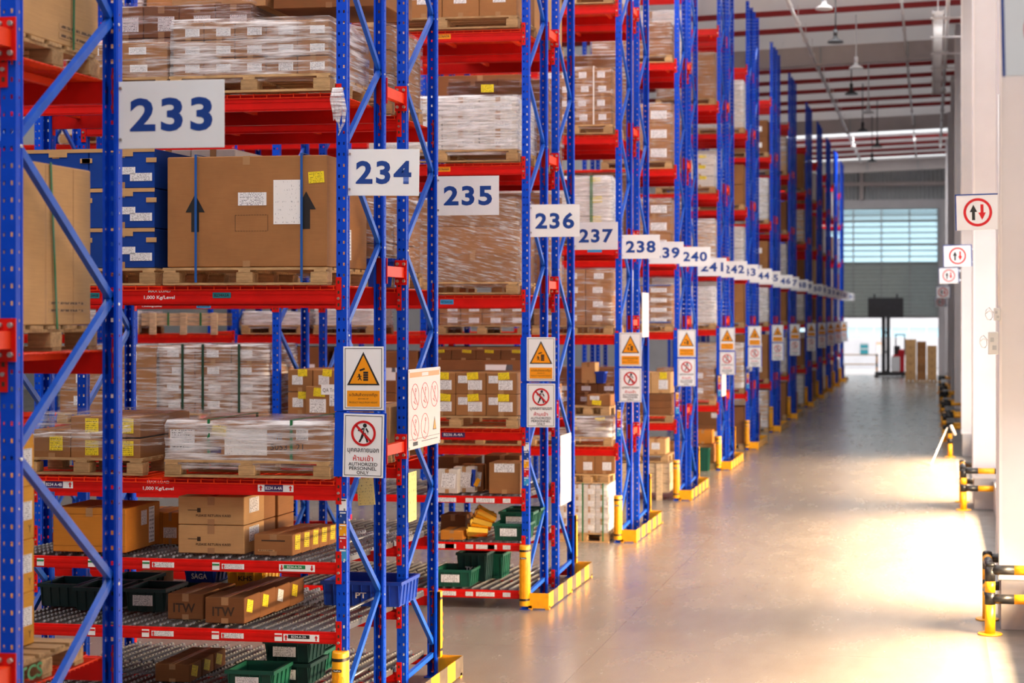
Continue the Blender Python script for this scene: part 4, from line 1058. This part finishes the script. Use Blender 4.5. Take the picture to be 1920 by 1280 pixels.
for k in range(4):
    for lane, (a, e) in enumerate(((330, 381), (384, 459))):
        if lane == 0 and k > 1: continue
        y = F[234]+.10+.33*k+(.12 if lane == 0 else 0); yy = F[234]+.10+(.12 if lane == 0 else 0); x0, x1 = XP(a, yy), XP(e, yy)
        if lane == 0: x0 = x1-.31
        c = carton((x0+x1)/2, y, Z234[2]+.014-.01*k, x1-x0, .325, .212, 'brown', f'brown carton {"with stencilled letters, front" if k == 0 else ORD[k]+" back"} in the {"left" if lane == 0 else "right"} lettered lane', 'lettered cartons on the middle roller level')
        if k == 0: letter('ITW', c, -.01, -.0018, .095, .19, .075, 'print', .02)
        if lane: sticker(c, .10, .13, .12, .10, 'ylabel' if k != 2 else 'label', side=(x1-x0)/2, tilt=.25)
def bin_(x, y, z, w, d, h, mat, lab, grp=None, lab_txt=None, st=True, rot=0):
    """open plastic tote: tapered walls, rim, ribs and a label"""
    t = thing('plastic_bin', (x, y, z), lab, 'bin', grp, (0, 0, rot)); b = MB(); tp, th = .02, .006
    o = [(-w/2+tp, tp), (w/2-tp, tp), (w/2-tp, d-tp), (-w/2+tp, d-tp)]; u = [(-w/2, 0), (w/2, 0), (w/2, d), (-w/2, d)]
    for k in range(4):
        k2 = (k+1) % 4; A, B_, C_, D_ = (*o[k], 0), (*o[k2], 0), (*u[k2], h), (*u[k], h)
        cx, cy = 0, d/2; ins = lambda p: (p[0]+(cx-p[0])*th*4/w, p[1]+(cy-p[1])*th*4/d, p[2]+(.004 if p[2] < h/2 else 0))
        b.hexa([A, B_, ins(B_), ins(A), D_, C_, ins(C_), ins(D_)])
    b.box(-w/2+tp, w/2-tp, tp, d-tp, 0, .006)
    obj('body', b.mesh('body', mat), t)
    b = MB(); b.box(-w/2-.012, w/2+.012, -.012, .004, h-.03, h); b.box(-w/2-.012, w/2+.012, d-.004, d+.012, h-.03, h); b.box(-w/2-.012, -w/2+.004, 0, d, h-.03, h); b.box(w/2-.004, w/2+.012, 0, d, h-.03, h)
    obj('rim', b.mesh('rim', mat), t)
    b = MB(); n = max(3, int(w/.09))
    for k in range(n+1):
        xx = -w/2+.02+k*(w-.04)/n; b.hexa([(xx-.004, tp-.008, .01), (xx+.004, tp-.008, .01), (xx+.004, tp+.006, .01), (xx-.004, tp+.006, .01), (xx-.004, -.008, h-.03), (xx+.004, -.008, h-.03), (xx+.004, .006, h-.03), (xx-.004, .006, h-.03)])
    n = max(3, int(d/.09))
    for k in range(n+1):
        yy = .02+k*(d-.04)/n; s = 1
        b.hexa([(w/2-tp-.004, yy-.004, .01), (w/2-tp+.008, yy-.004, .01), (w/2-tp+.008, yy+.004, .01), (w/2-tp-.004, yy+.004, .01), (w/2-.004, yy-.004, h-.03), (w/2+.008, yy-.004, h-.03), (w/2+.008, yy+.004, h-.03), (w/2-.004, yy+.004, h-.03)])
    obj('ribs', b.mesh('ribs', mat), t)
    if lab_txt: letter(lab_txt, t, 0, -.006, h*.45, min(w*.5, .05*len(lab_txt)), .05, 'signw', .02)
    if st: sticker(t, -w*.05, h*.5, w*.5, h*.45, 'label', -.008)
    return t
y = F[234]+1.6; bin_(XP(374, y), y, Z234[2]-.035, .30, .38, .12, 'dkbin', 'dark bin under the small blue lettered bin', 'dark bins on the middle roller level', None, False); bin_(XP(374, y), y, Z234[2]+.086, .30, .38, .14, 'bluebin', 'small blue bin with white lettering at the back of the middle roller level', None, 'SAGA', False)
y = F[234]+1.6; t = bin_(XP(460, y), y, Z234[2]-.035, .36, .38, .26, 'ybin', 'yellow bin behind the lettered cartons', None, None, False); letter('KHS', t, 0, -.006, .175, .13, .045, 'ink', .02)
y = F[234]+1.35; bin_(XP(677, y), y, Z234[2]-.04, .72, .52, .22, 'bluebin', 'large blue crate on the rollers between the uprights of row 234', None, 'PT', False)
for k, (p, dy, lb) in enumerate(((110, .75, 0), (176, .60, 0), (232, 1.08, 0), (272, .62, 1))):
    y = F[234]+dy; bin_(XP(p, y), y, Z234[2]-.01, .36, .42, .20, 'dkbin', f'dark teal bin on the middle roller level, {ORD[k]} from left', 'dark bins on the middle roller level', None, bool(lb))
y = F[234]+1.5
carton(XP(275, y), y, Z234[2]-.02, .24, .3, .2, 'kraft', 'brown carton far back under the upper roller level', None)
for k in range(3):
    y = F[234]+.55+.25*k; x0, x1 = XP(291, F[234]+.55), XP(355, F[234]+.55)
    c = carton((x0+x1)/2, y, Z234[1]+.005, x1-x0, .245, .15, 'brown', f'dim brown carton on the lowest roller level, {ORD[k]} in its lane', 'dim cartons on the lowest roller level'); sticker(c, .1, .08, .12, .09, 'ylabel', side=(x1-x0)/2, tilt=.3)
for k, (p, dy, z, mt) in enumerate(((468, .18, .02, 'green'), (538, .6, .0, 'dkbin'), (538, .6, .19, 'dkbin'), (560, 1.05, 0, 'green'), (560, 1.05, .19, 'dkbin'))):
    y = F[234]+dy; bin_(XP(p, y), y, Z234[1]+z, .40, .40, .185, mt, f'{"green" if mt == "green" else "dark"} bin low down beside the yellow protector, {["front one", "lower middle", "upper middle", "lower rear", "upper rear"][k]}', 'bins on the lowest roller level', 'TKC' if k == 4 else None, k < 3)
# ---- row 235 (seen over and through row 234)
Z235 = {4: 2.085, 5: 3.644, 6: 5.18, 7: 6.73}
load(235, Z235[6], 200, 470, 8, 4, 3, 'brown', 'tall wrapped load far above sign 233', 'W', 'film')
load(235, Z235[6], 520, 742, 50, 2, 3, 'kraft', 'load between uprights above sign 234', '', 'filmd')
carton(-5.35, F[235]+.1, Z235[6]+.99, 1.05, .8, .3, 'kraft', 'brown carton on top of the wrapped load above sign 234')
carton(-6.4, F[235]+.1, Z235[6]+1.02, .9, .8, .35, 'tan', 'tan carton row piece at the top between signs 233 and 234')
load(235, Z235[5], 470, 742, 405, 1, 2, 'kraft', 'wrapped load behind sign 234', '', 'filmd')
load(235, Z235[5], 190, 440, 280, 3, 2, 'white', 'pale load above the huge brown carton', 'w', None)
y = F[235]-.06; bin_(XE-.38, y, Z235[5]+.01, .62, .45, .25, 'bluebin', 'blue crate behind the sign posts at the row spacer level', None, None, False)
load(235, Z235[4], 640, 742, 762, 1, 1, 'tan', 'tan load behind the no entry sign', 'w', None)
# ---- row 236
load(236, Z234[7], 690, 978, -35, 4, 1, 'kraft', 'topmost load at row 236', 'ws', None, rows=1)
load(236, Z234[6], 690, 976, 183, 4, 3, 'white', 'whitish wrapped load above sign 235', 'W', 'film2', rows=1)
sq = [o for o in COL.objects if o.get('label', '').startswith('whitish carton, fourth from left, top tier, whitish')]
if sq: sticker(sq[0], -.12, .3, .15, .09, 'ylabel', -.02, 0)
load(236, Z234[5], 640, 978, 374, 2, 3, 'kraft', 'diagonally wrapped load under sign 235', '', 'filmd', rows=1)
load(236, Z234[4], 740, 981, 698, 4, 2, 'kraft', 'yellow labelled load at row 236', 'Wys', None)
y = F[236]+.5; stack(XP(800, y), -4.76, y, .4, Z234[4]+.15+.64, Z234[4]+.15+.76, 4, 1, 'brown', 'flat row atop the yellow labelled load', 'y')
load(236, Z234[4], 296, 501, 648, 3, 4, 'kraft', 'strapped load beneath the huge brown carton', 'w', 'film2')
load(236, Z234[4], 110, 292, 648, 2, 3, 'kraft', 'hazy load left of the strapped one', 'w', 'film')
load(236, Z234[4], 538, 632, 692, 2, 2, 'kraft', 'small group left of the falling goods sign', 'wy', None)
for k, pcx in enumerate((344, 382, 450)): strap(XP(pcx, F[236]), F[236]-.01, F[236]+.94, Z234[4]+.16, ZP(648, -8, F[236]), 'strapdk', f'dark green strap, {ORD[k]} on the strapped load beneath the huge carton', .03)
y = F[236]-.03; c = carton(XP(597, y), y-.02, Z234[4]+.155, .30, .3, .33, 'kraft', 'brown carton with yellow label standing before the small group left of sign 234', None, [(.02, .26, .14, .10, 'ylabel', -.002, .06), (0, .1, .2, .16, 'label')])
c = carton(XP(628, y)+.06, y-.02, Z234[4]+.155, .26, .3, .33, 'kraft', 'brown carton half hidden by the 234 upright', None, [(-.02, .2, .2, .2, 'label')])
p = tag(obj('paper_card', MB().box(-.16, .16, -.002, 0, -.06, .06).mesh('paper_card', 'signw'), None, (XP(628, y), y-.025, ZP(731, -6, y))), 'white card with handwriting left of the falling goods sign', 'card'); letter('QA Trans', p, -.04, -.003, -.01, .2, .05, 'ink')
def at236(p0, p1, py, dy, d, lev_z, mat, lab, st=(), flaps=False):
    y = F[236]+dy; x0, x1 = XP(p0, y), min(XP(p1, y), -4.72); z1 = ZP(py, x1, y)
    return carton((x0+x1)/2, y, lev_z, x1-x0, d, z1-lev_z, mat, lab, None, st, flaps)
at236(917, 984, 868, .05, .4, 1.33, 'kraft', 'brown carton with white label beside the parcels on the flow shelf of row 236', [(.0, .30, .24, .10, 'label')])
at236(908, 975, 853, .5, .4, 1.32, 'brown', 'brown carton behind the labelled one on the flow shelf of row 236')
at236(820, 890, 858, .5, .35, 1.32, 'brown', 'flat brown carton behind the grey parcels of row 236')
def parcel(x, y, z, w, d, h, lab, mat='poly', grp=None):
    b = MB(); pts = []; i = 0; n = 8
    for k in range(n):                                   # padded mailer: puffy cushion section
        a = k/(n-1)*math.pi; b.tube([(-w/2, d*k/(n-1), h*.45*math.sin(a)+h*.5), (0, d*k/(n-1), h*.5*math.sin(a)+h*.5), (w/2, d*k/(n-1), h*.45*math.sin(a)+h*.5)], h*.5, 10)
    o = obj('parcel', b.mesh('parcel', mat), None, (x, y, z)); tag(o, lab, 'parcel', grp); return o
for k, p in enumerate((838, 870, 886)):
    y = F[236]+.04+.14*k; c = carton(XP(p, y), y, 1.325, .26, .13, .28+.02*k, 'white' if k != 2 else 'brown', f'{"grey poly bagged" if k < 2 else "dark"} parcel standing on the flow shelf of row 236, {ORD[k]} one', 'parcels on the flow shelf of row 236', [(.02, .15, .17, .17, 'label', -.002, .1)]); 
    if k == 1: obj('blue_flap', sticker_mesh(.05, .2, 'bluebin'), c, (.11, -.002, .17), (0, .1, 0)); obj('yellow_tape', sticker_mesh(.05, .1, 'yellow'), c, (.16, -.003, .12), (0, .5, 0))
z2 = .785
at236(826, 868, 995, .02, .35, z2, 'rust', 'small orange brown carton on the middle flow shelf of row 236')
at236(826, 872, 966, .45, .35, z2, 'brown', 'dark brown carton behind the small orange one at row 236')
y = F[236]+.1; x = XP(893, y)
for k in range(3):
    b = MB()
    for q in range(7):
        a = q*.9; b.tube([(-.10+.03*math.sin(a*2), .05*q, .07+.03*math.cos(a)), (.10+.03*math.cos(a), .05*q+.02, .08+.03*math.sin(a))], [.07, .06], 7, smooth=False)
    o = obj('foil_packet', b.mesh('foil_packet', 'foil'), None, (x+.02*k, y+.05*k, z2+.09*k), (0, .2*k, .2)); tag(o, f'crinkled golden foil packet, {["lowest", "middle", "topmost"][k]} of the pile at row 236', 'packet', 'foil packets at row 236')
for k in range(3):
    y = F[236]+.04+.28*k; bin_(XP(955, F[236]), y, z2+.0+.105*min(k, 1), .40, .36, .20, 'green', f'green bin with white label, {["front", "second", "rear"][k]} one on the middle flow shelf of row 236', 'green bins at row 236', None, True)
y = F[236]+.42; bin_(XP(884, y), y, .24, .36, .36, .34, 'dkbin', 'dark bin with pale letters on the lowest flow shelf of row 236', None, 'TKC', False)
y = F[236]+.03; bin_(XP(848, y), y, .235, .44, .50, .20, 'green', 'open green bin at the front of the lowest flow shelf of row 236', None, None, True)
y = F[236]+.8; bin_(XP(912, y), y, .22, .4, .4, .3, 'green', 'green bin at the back of the lowest flow shelf of row 236')
# ---- row 237
for z, py, nx, nz, mt, w in ((5.18, 150, 2, 2, 'brown', 'dark load behind the 236 uprights'), (3.644, 362, 2, 2, 'kraft', 'wrapped load behind sign 236'), (6.73, -40, 1, 1, 'tan', 'topmost tan load behind 236 uprights'), (2.085, 722, 2, 2, 'kraft', 'load behind the row 236 safety signs')):
    load(237, z, 840, 1056, py, nx, nz, mt, w, 'w' if nz == 2 else '', 'film' if nz == 2 else None)
# ---- row 238
zs = {k: GEN[k-1][0]+.01 for k in range(1, 7)}
load(238, zs[5], 1000, 1148, -40, 2, 1, 'kraft', 'fifth shelf load, row 238', '', None)
load(238, zs[4], 1010, 1149, 128, 4, 4, 'kraft', 'fourth shelf load, row 238', 'w', 'film')
strap(XP(1114, F[238]), F[238]-.02, F[238]+.95, zs[4]+.15, ZP(128, -5.5, F[238]), 'strapw', 'white strap over the fourth shelf load of row 238', .02)
load(238, zs[3], 1000, 1150, 332, 2, 3, 'white', 'whitish load behind sign 237', 'y', 'film2')
for k, pcx in enumerate((1108, 1111)): strap(XP(pcx, F[238]), F[238]-.02, F[238]+.95, zs[3]+.15, ZP(332, -5.5, F[238]), 'strapg', f'green strap, {"left" if k == 0 else "right"} of a close pair behind sign 237', .014)
load(238, zs[2], 1000, 1151, 505, 3, 4, 'kraft', 'second shelf load, row 238', 'w', 'film')
load(238, zs[1], 990, 1152, 782, 3, 2, 'brown', 'low wrapped load, row 238', 'y', 'film2')
y = F[238]+.05; zt = ZP(782, -5.5, y)
pallet(XP(1060, y), XP(1143, y), y, .9, zt+.03, 'bare wooden pallet on top of the low wrapped load of row 238')
carton(XP(1122, y), y+.01, zt+.175, .36, .4, .17, 'kraft', 'small carton with yellow label on the bare pallet at row 238', None, [(-.03, .05, .14, .07, 'ylabel', -.003, .1), (-.06, .12, .14, .06, 'label')])
y = F[238]+.5; stack(XP(1040, y), XP(1160, y), y, .4, zt+.17, zt+.50, 3, 2, 'brown', 'dark group behind the bare pallet carton', 'w')
c = carton(XP(1110, y)-.05, F[238]+.46, zt+.5, .22, .3, .32, 'tan', 'sunlit tan carton high in the row 238 opening')
bin_(XP(1126, y), F[238]+.45, zt+.36+.14, .14, .2, .18, 'bluebin', 'little blue tub beside the sunlit tan carton', None, None, False)
y = F[238]-.05
x0, x1 = XP(1045, y), -4.78
pallet(x0, x1, y, 1.0, 0, 'wooden pallet on the floor at row 238'); zt = ZP(908, -5.5, y); stack(x0+.02, x1-.02, y+.02, .9, .142, zt, 4, 4, 'white', 'floor load, row 238', 'W')
film(x0+.01, x1-.01, y+.005, y+.95, .12, zt+.01, 'stretch film round the floor load at row 238', 'film')
for k, pcx in enumerate((1093, 1131)): strap(XP(pcx, y), y-.01, y+.96, .02, zt+.01, 'strapg', f'{"left" if k == 0 else "right"} green strap on the floor load at row 238', .02)
pallet(XP(1060, y), x1, y+.02, .9, zt+.02, 'wooden pallet lying on the floor load at row 238'); 
stack(XP(1078, y), XP(1150, y), y+.04, .5, zt+.165, zt+.44, 2, 1, 'kraft', 'pair above the floor load, row 238', 'W')
# loads deeper in row 238 and the third pale crate
def crate(x0, x1, y, d, z, h, lab):
    t = thing('wooden_crate', ((x0+x1)/2, y, z), lab, 'crate', 'pale wooden crates'); w = x1-x0
    b = MB()
    for k in range(3): b.box(-w/2, w/2, .02, d, .14+k*(h-.14)/3, .14+(k+1)*(h-.14)/3-.006)
    obj('panel', b.mesh('panel', 'crate'), t)
    for k, sx in enumerate((-.36, 0, .36)): obj('batten', MB().bbox(sx*w-.055, sx*w+.055, -.01, .02, .0, h, .004).mesh('batten', 'crate'), t)
    for sx in (-.18, .2): obj('band', MB().box(sx*w-.01, sx*w+.01, -.004, .02, .14, h+.003).mesh('band', 'strapg'), t)
y = F[238]; crate(XP(264, y), XP(424, y), y, .9, zs[2], ZP(586, -9, y)-zs[2], 'pale wooden crate far back beneath the beam text under the huge carton')
load(238, zs[2], 455, 570, 586, 1, 1, 'white', 'silvery load right of the pale crate', '', 'film2')
load(238, zs[2], 590, 700, 580, 1, 1, 'white', 'silvery load left of the 234 upright', '', 'film2')
load(238, zs[2], 822, 985, 566, 4, 2, 'kraft', 'far load under the diagonally wrapped one', 'W', 'film', xr=XP(985, F[238]))
load(238, zs[2], 120, 255, 585, 1, 2, 'white', 'far load left of the pale crate', '', 'film2')
for k, (a, c_) in enumerate(((114, 264), (274, 424), (455, 612), (624, 784), (815, 985))):
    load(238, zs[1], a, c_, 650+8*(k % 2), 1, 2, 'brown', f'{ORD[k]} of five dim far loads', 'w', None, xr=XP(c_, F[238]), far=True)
for lv, py in ((3, 350), (4, 140), (5, -60)):
    for k, (a, c_) in enumerate(((114, 264), (274, 424), (455, 612), (624, 784), (815, 985))):
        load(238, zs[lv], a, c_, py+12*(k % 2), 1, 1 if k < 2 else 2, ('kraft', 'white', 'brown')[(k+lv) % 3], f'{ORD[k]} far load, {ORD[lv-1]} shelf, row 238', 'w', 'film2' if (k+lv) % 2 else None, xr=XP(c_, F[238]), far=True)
y = F[238]+.1
for k, (a, c_) in enumerate(((840, 870), (880, 905), (915, 940), (945, 975))):
    bin_(XP((a+c_)/2, y), y, zs[1]+.16, .26, .3, .22, ('green', 'dkbin', 'green', 'white')[k] if k < 3 else 'elec', f'far tub high behind the yellow labelled pallet, {ORD[k]} from left', 'far tubs behind the labelled pallet', None, False)
# ---- rows 239 and beyond: end bay loads
def gen(n, lv, py, nx, nz, mat, fm, w=1.35, lab='w', pal=True):
    z = zs[lv] if lv else 0; xr = -4.745; x0 = xr-w; y = F[n]
    where = f'{["floor", "first shelf", "second shelf", "third shelf", "fourth shelf", "fifth shelf", "sixth shelf"][lv]} load, ' + (f'row {n}' if n <= 250 else f'{ORD[n-251]} row past sign 250')
    zb = z+.0
    if pal: pallet(x0-.02, xr+.02, y, .98, zb, f'wooden pallet under the {where}'); zb += .14
    zt = ZP(py, -5.4, y); stack(x0, xr, y+.02, .92, zb+.003, zt, nx, nz, mat, where, lab, grp='end bay cartons along the far rack rows', far=n % 2 == 1 or n >= 246)
    if fm: film(x0-.008, xr+.008, y+.008, y+.95, zb-.05, zt+.01, f'stretch film round the {where}', fm)
    return x0, xr, zt
for n, lv, h in ((239, 1, 1.0), (239, 2, .9), (239, 3, 1.1), (239, 4, 1.3), (239, 5, 1.2), (241, 2, .9), (241, 3, 1.1), (241, 4, 1.2), (241, 5, 1.1)):
    d = DD(-5.4, F[n]); gen(n, lv, PPY-(zs[lv]+.14+h-HC)*FPX/d, 1, 1, ('brown', 'kraft', 'white')[lv % 3], 'film', 1.3, '')
# row 240
gen(240, 5, 42, 1, 2, 'brown', 'film', 1.5, ''); gen(240, 4, 195, 2, 3, 'kraft', 'film', 1.3, 'W'); gen(240, 3, 373, 2, 3, 'kraft', 'film', 1.3, 'W')
gen(240, 2, 533, 2, 4, 'kraft', 'film', 1.3, 'W'); x0, x1, zt = gen(240, 1, 738, 1, 3, 'brown', None, 1.3, '')
for k, z in enumerate((zt-.15, zt+.02)):
    o = obj('strap', MB().box(x0, x1, -.012, -.008, 0, .02).mesh('strap', 'strapb'), None, (0, F[240]+.005, (zs[2]+.17, ZP(536, -5.4, F[240]))[k])); tag(o, f'{"lower" if k == 0 else "upper"} blue band round the second shelf load of row 240', 'strap', 'packing straps')
stack(-5.5, -4.76, F[240]+.02, .5, zt+.01, zt+.40, 2, 1, 'tan', 'labelled pair, first shelf, row 240', 'Wy')
crate(-6.1, -4.78, F[240]-.02, .95, 0, ZP(868, -5.4, F[240]), 'pale wooden crate on the floor at the end of row 240')
y = F[240]; zt = ZP(868, -5.4, y); pallet(-6.0, -4.8, y, .9, zt+.02, 'wooden pallet on top of the pale floor crate at row 240'); stack(-5.6, -4.85, y+.03, .5, zt+.165, zt+.46, 2, 1, 'tan', 'pair on the floor crate, row 240', 'w')
# row 242
gen(242, 5, 98, 1, 2, 'kraft', 'film', 1.3, ''); gen(242, 4, 290, 2, 3, 'white', 'film', 1.3, 'y'); gen(242, 3, 412, 1, 3, 'tan', 'film2', 1.3, ''); gen(242, 2, 538, 1, 5, 'white', 'film2', 1.3, '')
gen(242, 1, 690, 2, 2, 'kraft', 'film', 1.3, 'w')
x0, x1, zt = gen(242, 0, 832, 2, 2, 'kraft', None, 1.2, '')
carton(-5.0, F[242]-.02, zt+.01, .42, .4, .30, 'rust', 'orange brown carton near the floor at row 242')
bin_(-5.05, F[242]-.35, .0, .45, .34, .5, 'green', 'green tub on the floor at the end of row 242', None, None, False)
# rows 244 .. 258
MATS = ['kraft', 'white', 'brown', 'tan', 'kraft', 'white']
for n in range(244, 260, 2):
    d = DD(-5.4, F[n]); k0 = n//2
    for lv in range(0, 6):
        h = (1.02, 1.2, .95, 1.15, 1.3, 1.1)[(lv+k0) % 6]-(.05 if lv == 2 else 0)
        z = zs[lv] if lv else 0
        gap = (zs[lv+1] if lv < 6 else 99)-z-.36
        h = min(h, gap)
        gen(n, lv, PPY-(z+.14+h-HC)*FPX/d, 1, 2 if n < 248 else 1, MATS[(lv+k0) % 6], 'film2' if (lv+k0) % 2 and n < 252 else None, 1.25, 'wy' if n < 248 else '')
for n in (243, 245):
    for lv in (2, 3, 4, 5):
        d = DD(-5.4, F[n]); gen(n, lv, PPY-(zs[lv]+1.1-HC)*FPX/d, 1, 1, MATS[(lv+n) % 6], None, 1.25, '')
# floor stack of cartons on pallets by the far right wall
Yc = 88.5
for k, (a, c_, py) in enumerate(((1697, 1718, 636), (1718.5, 1737, 640), (1737.5, 1757, 648))):
    x0 = XP(a, Yc); x1 = XP(c_, Yc)
    pallet(x0, x1, Yc-.02, 1.0, 0, f'wooden pallet on the floor before the doorway, {ORD[k]} from left')
    stack(x0+.01, x1-.01, Yc, .9, .142, ZP(py, -1, Yc), 1, 5, ('tan', 'kraft', 'tan')[k], f'{ORD[k]} floor pile before the far doorway', '')

o = obj('carton_pile', PILE.mesh('carton_pile', PM)); tag(o, 'brown and whitish cartons filling the dim distant shelf bays', 'boxes', None, 'stuff')
# ================================================================== LIGHT
LK = .43
def area(name, loc, sx, sy, power, col=(1, 1, 1), rot=(0, 0, 0), spread=math.pi):
    l = bpy.data.lights.new(name, 'AREA'); l.shape = 'RECTANGLE'; l.size = sx; l.size_y = sy; l.energy = power; l.color = col; l.spread = spread
    o = bpy.data.objects.new(name, l); COL.objects.link(o); o.location = loc; o.rotation_euler = rot; return o
for ya, yb in ((-6, 13.6), (15.3, 34.4), (36.2, 43.5)):
    area('main_aisle_fill', (-1.7, (ya+yb)/2, 12.2), 3.6, yb-ya, (54 if ya < 0 else 62)*(yb-ya)*LK, (1, .98, .95))  # added fill lamps out of view, no roof opening above them
for ya, yb in ((45.5, 46.4), (82.4, 83.9)):
    area('roof_strip_light', (-6.2, (ya+yb)/2, 12.1), 14.5, yb-ya, (600 if ya < 50 else 1300)*(yb-ya)*LK, (1, .99, .97), (0, -.035, 0))
for n in (233, 235, 237, 239):
    area('aisle_fill', (-9.5, FAR[n]+1.85, 11.9), 10, 2.4, 900*LK, (1, .97, .93))  # unseen fill lamp added over each rack aisle
area('near_aisle_fill', (-7, 4.0, 11.9), 14, 5, 900*LK, (1, .97, .93))  # added fill above the camera end, lights the near rack fronts
# low evening daylight through the open dock bays on the right
su = bpy.data.lights.new('low_sun', 'SUN'); su.energy = 2.2; su.angle = R(1.2); su.color = (1.0, .66, .34)
so = bpy.data.objects.new('low_sun', su); COL.objects.link(so)
d = Vector((-1, -.10, -.262)).normalized(); so.rotation_euler = d.to_track_quat('-Z', 'Y').to_euler()
for y, L, e in ((14.3, 7.6, 900), (24.8, 9.0, 1500), (36.3, 9.0, 1150)):
    area('dock_bay_daylight', (1.62, y, 1.12), L, .4, e, (1.0, .68, .36), (R(50), 0, R(90)), R(104))
w = bpy.data.worlds.new('World'); S.world = w; w.use_nodes = True
bg = w.node_tree.nodes['Background']; bg.inputs[0].default_value = (.95, .975, 1.0, 1); bg.inputs[1].default_value = 2.6

# ================================================================== CAMERA
cd = bpy.data.cameras.new('camera'); co_ = bpy.data.objects.new('camera', cd); COL.objects.link(co_)
co_.location = (0, 0, HC); co_.rotation_euler = (math.pi/2, 0, YAW)
cd.sensor_width = 36; cd.lens = FPX/1920*36; cd.shift_x = -(PPX-960)/1920; cd.shift_y = -(640-PPY)/1920
cd.clip_end = 400; cd.clip_start = .1
cd.dof.use_dof = True; cd.dof.focus_distance = 13.8; cd.dof.aperture_fstop = 2.0
S.camera = co_
S.view_settings.view_transform = 'Standard'; S.view_settings.look = 'None'; S.view_settings.gamma = 1.0; S.view_settings.exposure = 0.50
try: S.view_settings.use_curve_mapping = False
except Exception: pass
S.cycles.transparent_max_bounces = 16; S.cycles.max_bounces = 8
